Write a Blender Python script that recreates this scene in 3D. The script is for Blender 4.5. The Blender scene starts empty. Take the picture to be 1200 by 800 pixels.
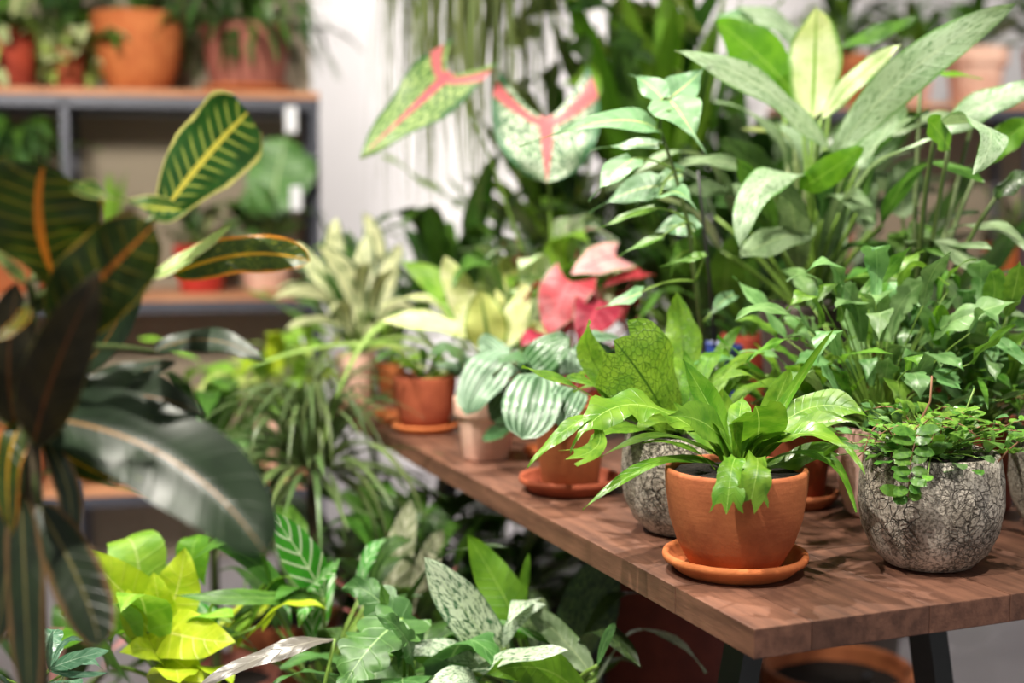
import bpy, bmesh, math, random
from mathutils import Vector, Matrix
SC = bpy.context.scene
COL = SC.collection
random.seed(7)
V = Vector

# ------------------------------------------------------------------ camera
F = 1560.0                                   # focal length in pixels of a 1200 px wide frame
PITCH = math.radians(5.67)
CAM = V((0.0, 0.0, 1.15))
FWD = V((0, math.cos(PITCH), -math.sin(PITCH)))
UPC = V((0, math.sin(PITCH), math.cos(PITCH)))
RGT = V((1, 0, 0))
cd = bpy.data.cameras.new('camera'); cam = bpy.data.objects.new('camera', cd); COL.objects.link(cam)
cam.location = CAM; cam.rotation_euler = (math.pi/2 - PITCH, 0, 0)
cd.sensor_width = 36.0; cd.lens = 36.0*F/1200.0
cd.dof.use_dof = True; cd.dof.focus_distance = 1.47; cd.dof.aperture_fstop = 2.2
cd.clip_start = 0.05; cd.clip_end = 60
SC.camera = cam

# ------------------------------------------------------------------ light and exposure
SC.view_settings.view_transform = 'Standard'; SC.view_settings.look = 'None'
SC.view_settings.gamma = 1.0; SC.view_settings.use_curve_mapping = False
SC.view_settings.exposure = 0.32
w = bpy.data.worlds.new('world'); SC.world = w; w.use_nodes = True
w.node_tree.nodes['Background'].inputs[0].default_value = (1.0, 0.985, 0.97, 1)
w.node_tree.nodes['Background'].inputs[1].default_value = 0.33

def spot(loc, aim, power, size=60, rad=0.05, blend=0.6, col=(1.0, 0.94, 0.83)):
    l = bpy.data.lights.new('spot_light', 'SPOT'); o = bpy.data.objects.new('spot_light', l); COL.objects.link(o)
    l.energy = power; l.spot_size = math.radians(size); l.spot_blend = blend; l.shadow_soft_size = rad; l.color = col
    o.location = loc; o.rotation_euler = (V(aim)-V(loc)).to_track_quat('-Z', 'Y').to_euler()
    return o
CEIL = 2.95
SPOTS = [((-0.55, 0.55, 2.62), (0.25, 1.6, 0.8), 150, 58, 0.016),
         ((-0.20, 2.35, 2.62), (0.40, 1.55, 0.8), 150, 58, 0.016),
         ((0.75, 0.95, 2.62), (0.45, 2.1, 1.1), 110, 70, 0.04),
         ((-1.1, 1.6, 2.62), (-0.2, 2.5, 0.8), 150, 70, 0.04),
         ((-0.9, 0.5, 2.62), (-1.2, 3.9, 1.1), 560, 42, 0.30),
         ((-0.2, 4.2, 2.62), (-0.4, 5.9, 1.4), 160, 110, 0.05),
         ((1.6, 3.0, 2.62), (1.6, 4.8, 1.2), 150, 85, 0.05),
         ((-0.40, 1.35, 2.62), (-0.35, 1.75, 0.5), 75, 60, 0.04)]
for s in SPOTS: spot(*s)

# ------------------------------------------------------------------ pixels to points
def W(x, y, d):                              # the point at depth d seen at pixel x, y
    return CAM + d*(FWD + RGT*((x-600)/F) + UPC*((400-y)/F))
def on_z(x, y, z):                           # where the ray of pixel x, y meets the level z
    r = FWD + RGT*((x-600)/F) + UPC*((400-y)/F)
    return CAM + r*((z-CAM.z)/r.z)
def depth(p): return (p-CAM).dot(FWD)

# ------------------------------------------------------------------ material helpers
class NT:
    def __init__(s, name):
        s.m = bpy.data.materials.new(name); s.m.use_nodes = True; s.t = s.m.node_tree; s.t.nodes.clear()
        s.out = s.t.nodes.new('ShaderNodeOutputMaterial')
    def n(s, kind, **kw):
        nd = s.t.nodes.new('ShaderNode'+kind)
        for k, v in kw.items(): setattr(nd, k, v)
        return nd
    def put(s, sock, v):
        if hasattr(v, 'is_output') or isinstance(v, bpy.types.NodeSocket): s.t.links.new(v, sock)
        elif isinstance(v, (tuple, list)) and len(v) == 3 and sock.type == 'RGBA': sock.default_value = (*v, 1)
        else: sock.default_value = v
    def math(s, op, a, b=0.0, c=None):
        nd = s.n('Math', operation=op); s.put(nd.inputs[0], a); s.put(nd.inputs[1], b)
        if c is not None: s.put(nd.inputs[2], c)
        return nd.outputs[0]
    def smooth(s, x, lo, hi):
        nd = s.n('MapRange', interpolation_type='SMOOTHSTEP'); s.put(nd.inputs[0], x)
        s.put(nd.inputs[1], lo); s.put(nd.inputs[2], hi); return nd.outputs[0]
    def mix(s, f, a, b, mode='MIX'):
        nd = s.n('Mix', data_type='RGBA', blend_type=mode); s.put(nd.inputs[0], f); s.put(nd.inputs[6], a); s.put(nd.inputs[7], b)
        return nd.outputs[2]
    def xyz(s, x, y, z):
        nd = s.n('CombineXYZ'); s.put(nd.inputs[0], x); s.put(nd.inputs[1], y); s.put(nd.inputs[2], z); return nd.outputs[0]
    def noise(s, vec, scale, detail=2, rough=0.5):
        nd = s.n('TexNoise'); s.put(nd.inputs['Vector'], vec); s.put(nd.inputs['Scale'], scale)
        s.put(nd.inputs['Detail'], detail); s.put(nd.inputs['Roughness'], rough); return nd.outputs[0]
    def bump(s, h, strength, dist=0.01):
        nd = s.n('Bump'); s.put(nd.inputs['Strength'], strength); s.put(nd.inputs['Distance'], dist); s.put(nd.inputs['Height'], h)
        return nd.outputs[0]
    def bsdf(s, color, rough=0.5, normal=None, spec=0.5, metal=0.0):
        b = s.n('BsdfPrincipled'); s.put(b.inputs['Base Color'], color); s.put(b.inputs['Roughness'], rough)
        b.inputs['Specular IOR Level'].default_value = spec; b.inputs['Metallic'].default_value = metal
        if normal is not None: s.put(b.inputs['Normal'], normal)
        return b.outputs[0]
    def done(s, sh):
        s.t.links.new(sh, s.out.inputs[0]); return s.m
def srgb(r, g, b):
    f = lambda c: (c/255/12.92) if c <= 10 else ((c/255+0.055)/1.055)**2.4
    return (f(r), f(g), f(b))

def leaf_mat(name, base, dark=None, mid=None, midw=0.06, vein=None, veins=9, slope=1.2, vlo=0.78, vstr=0.7,
             blotch=None, bscale=5.0, bthr=0.5, bsoft=0.05, bstretch=3.0, bmax=1.0, edge=None, edgew=0.12,
             basal=None, rough=0.42, trans=0.28, var=0.10, bump=0.25, cells=0.0, tip=None, tipv=0.9, spec=0.5, longi=0.0, vfade=0.0):
    t = NT(name)
    uv = t.n('UVMap').outputs[0]; sp = t.n('SeparateXYZ'); t.put(sp.inputs[0], uv)
    u, v = sp.outputs[0], sp.outputs[1]
    a = t.math('MULTIPLY', t.math('ABSOLUTE', t.math('SUBTRACT', u, 0.5)), 2.0)
    rnd = t.n('ObjectInfo').outputs['Random']
    seed = t.math('MULTIPLY', rnd, 57.0)
    nv = t.xyz(t.math('MULTIPLY', u, 1.0), t.math('MULTIPLY', v, 2.2), seed)
    soft = t.noise(nv, 2.6, 3)
    base = srgb(*base); dk = srgb(*dark) if dark else tuple(c*0.62 for c in base)
    c = t.mix(t.smooth(soft, 0.38, 0.68), base, dk)
    ph = t.math('ADD', t.math('MULTIPLY', a, longi), 0.5) if longi else t.math('SUBTRACT', t.math('MULTIPLY', v, veins), t.math('MULTIPLY', a, slope))
    tri = t.math('ABSOLUTE', t.math('SUBTRACT', t.math('MULTIPLY', t.math('FRACT', ph), 2.0), 1.0))
    line = t.smooth(tri, vlo, 1.0)
    if vfade: line = t.math('MULTIPLY', line, t.math('SUBTRACT', 1.0, t.smooth(t.math('ADD', a, t.math('MULTIPLY', t.math('SUBTRACT', soft, 0.5), 0.9)), vfade*0.5, vfade)))
    h = t.math('MULTIPLY', line, -1.0)
    if blotch:
        bn = t.noise(t.xyz(t.math('MULTIPLY', a, 1.6), t.math('SUBTRACT', t.math('MULTIPLY', v, bstretch), t.math('MULTIPLY', a, 0.8)), t.math('ADD', seed, t.math('MULTIPLY', t.math('GREATER_THAN', u, 0.5), 9.0))), bscale, 3, 0.6)
        bf = t.smooth(bn, bthr-bsoft, bthr+bsoft)
        bf = t.math('MULTIPLY', bf, t.math('SUBTRACT', 1.0, t.smooth(a, bmax-0.18, bmax)))
        c = t.mix(bf, c, srgb(*blotch))
    if vein: c = t.mix(t.math('MULTIPLY', line, vstr), c, srgb(*vein))
    if cells:
        vo = t.n('TexVoronoi', feature='DISTANCE_TO_EDGE'); t.put(vo.inputs['Vector'], t.xyz(t.math('MULTIPLY', a, 1.0), t.math('SUBTRACT', t.math('MULTIPLY', v, 2.0), t.math('MULTIPLY', a, 0.35)), seed)); vo.inputs['Scale'].default_value = cells
        ln = t.math('SUBTRACT', 1.0, t.smooth(vo.outputs[0], 0.0, 0.12))
        c = t.mix(t.math('MULTIPLY', ln, 0.75), c, srgb(*vein) if vein else dk)
        h = t.math('SUBTRACT', h, t.math('MULTIPLY', ln, 1.5))
    if edge:
        ef = t.smooth(t.math('ADD', a, t.math('MULTIPLY', t.math('SUBTRACT', soft, 0.5), 0.25)), 1.0-edgew, 1.0-edgew*0.3)
        c = t.mix(ef, c, srgb(*edge))
    if tip: c = t.mix(t.smooth(v, tipv-0.08, tipv+0.05), c, srgb(*tip))
    if basal:
        c = t.mix(t.math('MULTIPLY', t.smooth(v, 0.05, 0.09), t.math('SUBTRACT', 1.0, t.smooth(v, 0.15, 0.2))), c, srgb(*basal))
    if mid:
        wv = t.math('MULTIPLY', t.math('SUBTRACT', 1.15, t.math('MULTIPLY', v, 0.75)), midw)
        mf = t.math('SUBTRACT', 1.0, t.smooth(a, t.math('MULTIPLY', wv, 0.6), wv))
        c = t.mix(mf, c, srgb(*mid)); 
    hs = t.n('HueSaturation'); t.put(hs.inputs['Color'], c)
    t.put(hs.inputs['Value'], t.math('ADD', 1.0-var, t.math('MULTIPLY', rnd, 2*var)))
    t.put(hs.inputs['Hue'], t.math('ADD', 0.5-var*0.08, t.math('MULTIPLY', t.math('FRACT', t.math('MULTIPLY', rnd, 7.3)), var*0.16)))
    c = hs.outputs[0]
    nrm = t.bump(t.math('ADD', h, t.math('MULTIPLY', soft, 0.6)), bump, 0.004)
    b = t.bsdf(c, rough, nrm, spec)
    tr = t.n('BsdfTranslucent'); t.put(tr.inputs[0], t.mix(1.0, c, (1.0, 1.0, 0.7), 'MULTIPLY'))
    ms = t.n('MixShader'); ms.inputs[0].default_value = trans; t.t.links.new(b, ms.inputs[1]); t.t.links.new(tr.outputs[0], ms.inputs[2])
    return t.done(ms.outputs[0])

def clay_mat(name, col, col2, rough=0.8, scale=18, bands=0.0):
    t = NT(name); co = t.n('TexCoord').outputs['Object']
    n1 = t.noise(co, scale, 5, 0.6); n2 = t.noise(co, scale*9, 3, 0.6)
    c = t.mix(t.smooth(n1, 0.35, 0.7), srgb(*col), srgb(*col2))
    sp = t.n('SeparateXYZ'); t.put(sp.inputs[0], co)
    ring = t.noise(t.xyz(0.0, 0.0, sp.outputs[2]), 140, 2)
    c = t.mix(t.math('MULTIPLY', t.smooth(n2, 0.5, 0.8), 0.25), c, tuple(x*0.6 for x in srgb(*col2)))
    return t.done(t.bsdf(c, rough, t.bump(t.math('ADD', n2, t.math('MULTIPLY', ring, 0.8)), 0.18, 0.003), 0.35))
def plain_mat(name, col, rough=0.5, metal=0.0, nz=0.12, scale=12, bump=0.05):
    t = NT(name); co = t.n('TexCoord').outputs['Object']; n = t.noise(co, scale, 4)
    b = srgb(*col); c = t.mix(t.smooth(n, 0.3, 0.75), b, tuple(x*(1-nz*2) for x in b))
    return t.done(t.bsdf(c, rough, t.bump(n, bump, 0.004), 0.5, metal))
def stone_mat(name):
    t = NT(name); co = t.n('TexCoord').outputs['Object']
    wob = t.n('Mix', data_type='VECTOR'); wob.inputs[0].default_value = 0.035
    nn = t.n('TexNoise'); t.put(nn.inputs['Vector'], co); nn.inputs['Scale'].default_value = 26; nn.inputs['Detail'].default_value = 4
    t.put(wob.inputs[4], co); t.put(wob.inputs[5], nn.outputs[1])
    vo = t.n('TexVoronoi', feature='DISTANCE_TO_EDGE'); t.put(vo.inputs['Vector'], wob.outputs[1]); vo.inputs['Scale'].default_value = 62
    v2 = t.n('TexVoronoi', feature='DISTANCE_TO_EDGE'); t.put(v2.inputs['Vector'], wob.outputs[1]); v2.inputs['Scale'].default_value = 150
    patch = t.smooth(t.noise(co, 16, 3), 0.42, 0.6)
    spz = t.n('SeparateXYZ'); t.put(spz.inputs[0], co)
    keep = t.math('MULTIPLY', t.smooth(spz.outputs[2], 0.012, 0.05), t.smooth(t.noise(co, 30, 3), 0.42, 0.58))
    crack = t.math('MULTIPLY', t.math('SUBTRACT', 1.0, t.smooth(vo.outputs[0], 0.0, 0.05)), keep)
    crack2 = t.math('MULTIPLY', t.math('SUBTRACT', 1.0, t.smooth(v2.outputs[0], 0.0, 0.10)), t.math('MULTIPLY', patch, 0.6))
    g = t.noise(co, 260, 4, 0.75); m = t.noise(co, 22, 4)
    c = t.mix(t.smooth(m, 0.35, 0.68), srgb(216, 207, 194), srgb(166, 156, 142))
    c = t.mix(t.math('MULTIPLY', t.smooth(g, 0.44, 0.6), 0.7), c, srgb(64, 56, 46))
    ck = t.math('MAXIMUM', crack, crack2)
    c = t.mix(t.math('MULTIPLY', ck, 0.9), c, srgb(38, 34, 28))
    h = t.math('SUBTRACT', t.math('MULTIPLY', g, 0.4), t.math('MULTIPLY', ck, 1.2))
    return t.done(t.bsdf(c, 0.85, t.bump(h, 0.8, 0.006), 0.3))
def wood_mat(name, c1, c2, axis, scale=1.0, rough=0.6):
    t = NT(name); tc = t.n('TexCoord').outputs['Object']
    rnd = t.n('ObjectInfo').outputs['Random']
    sp = t.n('SeparateXYZ'); t.put(sp.inputs[0], tc)
    s = [6.0, 60.0, 60.0] if axis == 0 else [60.0, 6.0, 60.0]
    vec = t.xyz(t.math('MULTIPLY', sp.outputs[0], s[0]*scale), t.math('MULTIPLY', sp.outputs[1], s[1]*scale), t.math('ADD', t.math('MULTIPLY', sp.outputs[2], s[2]*scale), t.math('MULTIPLY', rnd, 40.0)))
    g = t.noise(vec, 1.0, 6, 0.62); blot = t.noise(tc, 7.0, 4)
    fine = t.noise(vec, 6.0, 3, 0.6)
    c = t.mix(t.smooth(g, 0.3, 0.72), srgb(*c1), srgb(*c2))
    c = t.mix(t.math('MULTIPLY', t.smooth(blot, 0.42, 0.7), 0.45), c, tuple(x*0.55 for x in srgb(*c2)))
    c = t.mix(t.math('MULTIPLY', t.smooth(fine, 0.6, 0.8), 0.35), c, tuple(min(1, x*1.5) for x in srgb(*c1)))
    hs = t.n('HueSaturation'); t.put(hs.inputs['Color'], c); t.put(hs.inputs['Value'], t.math('ADD', 0.78, t.math('MULTIPLY', rnd, 0.40)))
    return t.done(t.bsdf(hs.outputs[0], t.math('ADD', rough-0.12, t.math('MULTIPLY', g, 0.24)), t.bump(t.math('ADD', g, fine), 0.25, 0.002), 0.4))

M = {}
M['terracotta'] = clay_mat('terracotta', (184, 108, 66), (158, 86, 52))
M['terracotta_dark'] = clay_mat('terracotta_dark', (172, 88, 58), (148, 70, 46))
M['terracotta_red'] = clay_mat('terracotta_red', (176, 70, 48), (140, 52, 36))
M['terracotta_pale'] = clay_mat('terracotta_pale', (240, 198, 178), (226, 174, 152), 0.85)
M['terracotta_orange'] = clay_mat('terracotta_orange', (204, 120, 68), (184, 100, 54))
M['terracotta_rose'] = clay_mat('terracotta_rose', (178, 112, 96), (156, 92, 80))
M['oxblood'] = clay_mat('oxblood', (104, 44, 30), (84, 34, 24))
M['pink_clay'] = clay_mat('pink_clay', (224, 184, 172), (206, 160, 148), 0.8)
M['red_glaze'] = plain_mat('red_glaze', (206, 62, 52), 0.35)
M['blue_glaze'] = plain_mat('blue_glaze', (44, 66, 140), 0.3)
M['dark_planter'] = plain_mat('dark_planter', (70, 58, 52), 0.7)
M['white_glaze'] = plain_mat('white_glaze', (226, 224, 226), 0.35)
M['green_plastic'] = plain_mat('green_plastic', (150, 172, 140), 0.5)
M['stone'] = stone_mat('stone')
M['soil'] = plain_mat('soil', (34, 24, 18), 1.0, nz=0.4, scale=240, bump=1.0)
M['metal'] = plain_mat('metal', (74, 76, 88), 0.45, 0.2)
M['leg_metal'] = plain_mat('leg_metal', (44, 48, 48), 0.5, 0.2)
M['taupe'] = plain_mat('taupe', (150, 138, 120), 0.85, nz=0.05, scale=4)
M['white_wall'] = plain_mat('white_wall', (232, 230, 236), 0.9, nz=0.03, scale=2)
M['ceiling'] = plain_mat('ceiling', (225, 224, 222), 0.9, nz=0.02, scale=2)
M['floor'] = plain_mat('floor', (164, 160, 168), 0.45, nz=0.07, scale=2.5)
M['shelf_wood'] = wood_mat('shelf_wood', (222, 160, 118), (198, 132, 92), 0, 0.6)
M['table_wood'] = wood_mat('table_wood', (130, 90, 72), (88, 58, 46), 0, 1.0, 0.5)
M['stake'] = plain_mat('stake', (176, 128, 82), 0.7)
M['tag'] = plain_mat('tag', (236, 236, 242), 0.5, nz=0.02)
M['twig'] = plain_mat('twig', (150, 108, 80), 0.8)
M['bark'] = plain_mat('bark', (96, 84, 62), 0.9, nz=0.3, scale=60, bump=0.5)
M['stalk'] = plain_mat('stalk', (126, 160, 66), 0.45, nz=0.15, scale=30)
M['stalk_dark'] = plain_mat('stalk_dark', (86, 104, 52), 0.5, nz=0.15, scale=30)
M['stalk_red'] = plain_mat('stalk_red', (140, 72, 66), 0.5)
M['cord'] = plain_mat('cord', (60, 60, 60), 0.6)

# leaf materials
M['fern'] = leaf_mat('fern', (118, 162, 48), (84, 136, 32), mid=(156, 194, 92), midw=0.05, veins=16, vein=(98, 144, 42), vstr=0.25, bump=0.2, rough=0.33, trans=0.32)
M['croc'] = leaf_mat('croc', (128, 170, 56), (100, 148, 42), mid=(58, 98, 26), midw=0.05, vein=(58, 102, 26), cells=8.5, veins=14, vstr=0.1, bump=0.35, rough=0.34, trans=0.38)
M['bluestar'] = leaf_mat('bluestar', (116, 154, 96), (88, 132, 70), mid=(142, 178, 114), midw=0.05, rough=0.33, trans=0.22, bump=0.12, var=0.22)
M['bluestar_green'] = leaf_mat('bluestar_green', (104, 150, 50), (76, 124, 36), mid=(136, 176, 84), midw=0.05, rough=0.36, trans=0.35, bump=0.12, var=0.2)
M['button'] = leaf_mat('button', (92, 140, 52), (66, 112, 40), rough=0.28, trans=0.2, var=0.2, bump=0.05)
M['button_light'] = leaf_mat('button_light', (128, 172, 66), (98, 148, 50), rough=0.35, trans=0.3, var=0.2, bump=0.05)
M['pep'] = leaf_mat('pep', (132, 160, 132), (108, 140, 110), mid=(38, 74, 38), midw=0.1, vein=(36, 72, 38), longi=3.5, vlo=0.2, vstr=0.97, rough=0.32, trans=0.1, bump=0.3)
M['pep_dark'] = leaf_mat('pep_dark', (58, 98, 50), (42, 78, 38), vein=(140, 172, 134), longi=3.0, vlo=0.55, vstr=0.6, rough=0.28, trans=0.15, bump=0.3)
M['dieff'] = leaf_mat('dieff', (238, 240, 190), (222, 232, 158), blotch=(206, 222, 130), bscale=6, bthr=0.58, edge=(96, 146, 60), edgew=0.12, mid=(226, 234, 170), midw=0.04, rough=0.4, trans=0.3)
M['dieff_olive'] = leaf_mat('dieff_olive', (206, 212, 128), (190, 200, 110), edge=(110, 150, 60), edgew=0.16, mid=(70, 116, 40), midw=0.12, rough=0.4, trans=0.3)
M['dieff_band'] = leaf_mat('dieff_band', (60, 98, 42), (46, 80, 34), blotch=(228, 230, 180), bscale=2.8, bthr=0.42, bsoft=0.1, bmax=0.85, mid=(120, 150, 80), midw=0.07, rough=0.38, trans=0.25)
M['lime'] = leaf_mat('lime', (150, 196, 66), (116, 172, 48), mid=(186, 214, 120), midw=0.05, veins=7, vein=(170, 206, 96), vstr=0.3, trans=0.35)
M['green'] = leaf_mat('green', (84, 130, 44), (58, 100, 32), mid=(124, 162, 80), midw=0.05, veins=9, vein=(100, 146, 60), vstr=0.35, rough=0.38, var=0.16)
M['green_back'] = leaf_mat('green_back', (112, 166, 40), (90, 146, 30), mid=(140, 186, 70), midw=0.06, veins=12, vein=(92, 140, 36), vstr=0.25, trans=0.45, rough=0.45)
M['deep'] = leaf_mat('deep', (52, 84, 32), (34, 60, 22), mid=(84, 114, 56), midw=0.05, veins=9, vein=(66, 98, 44), vstr=0.4, rough=0.38, trans=0.2, var=0.16)
M['aglo'] = leaf_mat('aglo', (172, 194, 160), (152, 180, 140), blotch=(78, 120, 66), bscale=8.5, bthr=0.585, bsoft=0.035, edge=(104, 150, 80), edgew=0.14, mid=(188, 206, 168), midw=0.05, veins=14, vein=(184, 204, 172), vstr=0.35, rough=0.36, trans=0.22)
M['aglo_cream'] = leaf_mat('aglo_cream', (216, 226, 178), (196, 212, 150), blotch=(130, 170, 90), bscale=6, bthr=0.66, edge=(120, 164, 80), edgew=0.22, mid=(120, 170, 50), midw=0.09, rough=0.4, trans=0.36)
M['aglo_grey'] = leaf_mat('aglo_grey', (138, 160, 122), (112, 138, 96), blotch=(84, 112, 66), bscale=7, bthr=0.6, edge=(96, 130, 72), edgew=0.1, mid=(160, 180, 130), midw=0.05, veins=12, rough=0.42, trans=0.2)
M['spotted'] = leaf_mat('spotted', (52, 100, 62), (40, 86, 50), blotch=(196, 212, 184), bscale=6.5, bthr=0.46, bsoft=0.05, bmax=1.05, mid=(180, 200, 160), midw=0.04, rough=0.34, trans=0.22)
M['spotted_shaded'] = leaf_mat('spotted_shaded', (40, 66, 30), (30, 52, 24), blotch=(74, 96, 46), bscale=6.5, bthr=0.5, mid=(70, 92, 46), midw=0.04, rough=0.5, trans=0.15)  # spotted leaf with the table's shadow put into its colours
M['ficus'] = leaf_mat('ficus', (122, 162, 118), (100, 144, 98), mid=(200, 216, 134), midw=0.06, veins=9, vein=(144, 178, 130), vstr=0.35, rough=0.38, trans=0.22)
M['ficus_green'] = leaf_mat('ficus_green', (108, 156, 62), (84, 134, 46), mid=(170, 196, 100), midw=0.06, veins=9, trans=0.35)
M['caladium'] = leaf_mat('caladium', (212, 222, 198), (184, 204, 168), blotch=(58, 106, 62), bscale=10, bthr=0.5, bsoft=0.05, bstretch=2, edge=(52, 104, 60), edgew=0.26, basal=(208, 104, 114), mid=(210, 98, 110), midw=0.16, rough=0.45, trans=0.25)
M['caladium_lime'] = leaf_mat('caladium_lime', (176, 196, 124), (152, 180, 102), blotch=(66, 112, 54), bscale=10, bthr=0.49, bsoft=0.05, bstretch=2, edge=(50, 98, 50), edgew=0.2, basal=(198, 108, 108), mid=(200, 96, 102), midw=0.18, rough=0.45, trans=0.25)
M['caladium_red'] = leaf_mat('caladium_red', (158, 42, 62), (128, 28, 46), mid=(190, 72, 88), midw=0.1, veins=5, vein=(194, 84, 98), vstr=0.5, edge=(110, 100, 66), edgew=0.07, rough=0.42, trans=0.3)
M['caladium_pink'] = leaf_mat('caladium_pink', (226, 172, 170), (204, 142, 146), mid=(216, 110, 120), midw=0.08, edge=(130, 150, 100), edgew=0.12, rough=0.45, trans=0.3)
M['syngonium'] = leaf_mat('syngonium', (172, 204, 140), (130, 176, 96), blotch=(218, 228, 196), bscale=3, bthr=0.5, bsoft=0.12, mid=(222, 230, 190), midw=0.08, rough=0.4, trans=0.3)
M['grass'] = leaf_mat('grass', (112, 128, 66), (84, 104, 46), mid=(140, 150, 96), midw=0.2, rough=0.5, trans=0.25, var=0.3)
M['spider'] = leaf_mat('spider', (150, 186, 92), (120, 164, 66), mid=(206, 220, 150), midw=0.3, rough=0.4, trans=0.3)
M['dracaena'] = leaf_mat('dracaena', (86, 110, 56), (60, 84, 40), mid=(120, 140, 90), midw=0.2, edge=(140, 150, 116), edgew=0.2, rough=0.33, trans=0.15, var=0.3)
M['pothos_var'] = leaf_mat('pothos_var', (150, 190, 72), (120, 170, 52), blotch=(226, 230, 150), bscale=3, bthr=0.52, bsoft=0.08, mid=(190, 214, 110), midw=0.04, rough=0.36, trans=0.35)
M['pothos_white'] = leaf_mat('pothos_white', (214, 220, 158), (226, 228, 184), blotch=(104, 146, 66), bscale=2.4, bthr=0.52, bsoft=0.06, bmax=0.75, rough=0.4, trans=0.25)
M['neon'] = leaf_mat('neon', (186, 206, 46), (160, 190, 34), mid=(214, 222, 110), midw=0.05, veins=7, vein=(204, 216, 84), vstr=0.4, rough=0.4, trans=0.4)
M['calathea'] = leaf_mat('calathea', (70, 152, 42), (54, 130, 34), mid=(206, 226, 186), midw=0.06, vein=(226, 236, 212), veins=6, slope=1.4, vlo=0.66, vstr=0.9, rough=0.3, trans=0.3)
M['calathea_dark'] = leaf_mat('calathea_dark', (96, 148, 72), (74, 124, 54), mid=(170, 196, 130), midw=0.05, vein=(150, 184, 116), veins=10, slope=1.2, vstr=0.6, rough=0.42, trans=0.25)
M['purple'] = leaf_mat('purple', (112, 108, 100), (88, 84, 78), mid=(150, 146, 132), midw=0.05, veins=9, rough=0.26, trans=0.08)
M['pale_vein'] = leaf_mat('pale_vein', (150, 154, 122), (120, 128, 94), mid=(206, 204, 180), midw=0.1, vein=(206, 204, 182), veins=9, vlo=0.6, vstr=0.7, rough=0.45, trans=0.2)
M['philo'] = leaf_mat('philo', (76, 120, 58), (54, 96, 42), mid=(130, 166, 104), midw=0.04, veins=7, vein=(108, 150, 88), vstr=0.4, rough=0.4, trans=0.2)
M['ivy'] = leaf_mat('ivy', (98, 140, 112), (70, 114, 84), mid=(180, 204, 180), midw=0.05, veins=5, vein=(150, 184, 152), vstr=0.5, rough=0.24, trans=0.15)
# croton leaves
M['croton_yellow'] = leaf_mat('croton_yellow', (46, 96, 38), (32, 76, 28), mid=(230, 222, 90), midw=0.13, vein=(190, 208, 96), veins=11, slope=1.6, vlo=0.62, vstr=0.85, vfade=0.8, edge=(226, 224, 130), edgew=0.12, rough=0.28, trans=0.3, bump=0.15)
M['croton_orange'] = leaf_mat('croton_orange', (60, 84, 24), (44, 66, 18), blotch=(176, 180, 40), bscale=10, bthr=0.64, mid=(226, 176, 36), midw=0.12, edge=(226, 150, 36), edgew=0.2, rough=0.35, trans=0.25)
M['croton_dark'] = leaf_mat('croton_dark', (54, 76, 24), (36, 52, 16), mid=(196, 122, 40), midw=0.13, vein=(132, 124, 32), veins=8, slope=1.0, vlo=0.7, vstr=0.7, vfade=0.9, edge=(150, 130, 40), edgew=0.07, rough=0.4, trans=0.34)
M['croton_brown'] = leaf_mat('croton_brown', (48, 42, 16), (34, 32, 12), mid=(104, 62, 24), midw=0.08, veins=9, vein=(66, 54, 20), vstr=0.3, edge=(104, 100, 52), edgew=0.05, rough=0.45, trans=0.2)
M['croton_grey'] = leaf_mat('croton_grey', (42, 60, 38), (30, 46, 28), mid=(140, 98, 44), midw=0.06, veins=9, vein=(54, 74, 48), vstr=0.25, blotch=(96, 112, 40), bscale=4, bthr=0.72, bsoft=0.04, rough=0.36, trans=0.1, bump=0.1, spec=0.4)
M['croton_tan'] = leaf_mat('croton_tan', (40, 56, 32), (28, 42, 24), mid=(124, 116, 68), midw=0.08, edge=(120, 92, 56), edgew=0.3, rough=0.38, trans=0.15)
M['croton_pale'] = leaf_mat('croton_pale', (158, 190, 110), (136, 172, 92), mid=(214, 220, 140), midw=0.12, edge=(216, 216, 150), edgew=0.2, rough=0.35, trans=0.3)

# ------------------------------------------------------------------ object helpers
def tag(o, label=None, cat=None, group=None, kind=None):
    if label: o['label'] = label
    if cat: o['category'] = cat
    if group: o['group'] = group
    if kind: o['kind'] = kind
    return o
def mesh_obj(name, verts, faces, mat, parent=None, loc=(0, 0, 0), smooth=True, uvs=None):
    me = bpy.data.meshes.new(name); me.from_pydata(verts, [], faces)
    if smooth: me.shade_smooth()
    if uvs:
        lay = me.uv_layers.new(name='UVMap'); d = lay.data
        for lp in me.loops: d[lp.index].uv = uvs[lp.vertex_index]
    me.materials.append(mat)
    o = bpy.data.objects.new(name, me); COL.objects.link(o); o.location = loc
    if parent: o.parent = parent
    return o
def empty(name, loc, rz=0):
    o = bpy.data.objects.new(name, None); COL.objects.link(o); o.location = loc; o.rotation_euler.z = rz
    o.empty_display_size = 0.05
    return o
def box_data(x0, x1, y0, y1, z0, z1, bev=0.0):
    bm = bmesh.new(); bmesh.ops.create_cube(bm, size=1.0)
    for v in bm.verts: v.co = V(((x0+x1)/2+v.co.x*(x1-x0), (y0+y1)/2+v.co.y*(y1-y0), (z0+z1)/2+v.co.z*(z1-z0)))
    if bev: bmesh.ops.bevel(bm, geom=bm.edges[:], offset=bev, segments=2, affect='EDGES', profile=0.6)
    return bm
def bm_obj(name, bm, mat, parent=None, loc=(0, 0, 0), smooth=False):
    me = bpy.data.meshes.new(name); bm.to_mesh(me); bm.free()
    if smooth: me.shade_smooth()
    me.materials.append(mat)
    o = bpy.data.objects.new(name, me); COL.objects.link(o); o.location = loc
    if parent: o.parent = parent
    return o
def box(name, x0, x1, y0, y1, z0, z1, mat, parent=None, bev=0.0, loc=(0, 0, 0)):
    return bm_obj(name, box_data(x0, x1, y0, y1, z0, z1, bev), mat, parent, loc)
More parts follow.
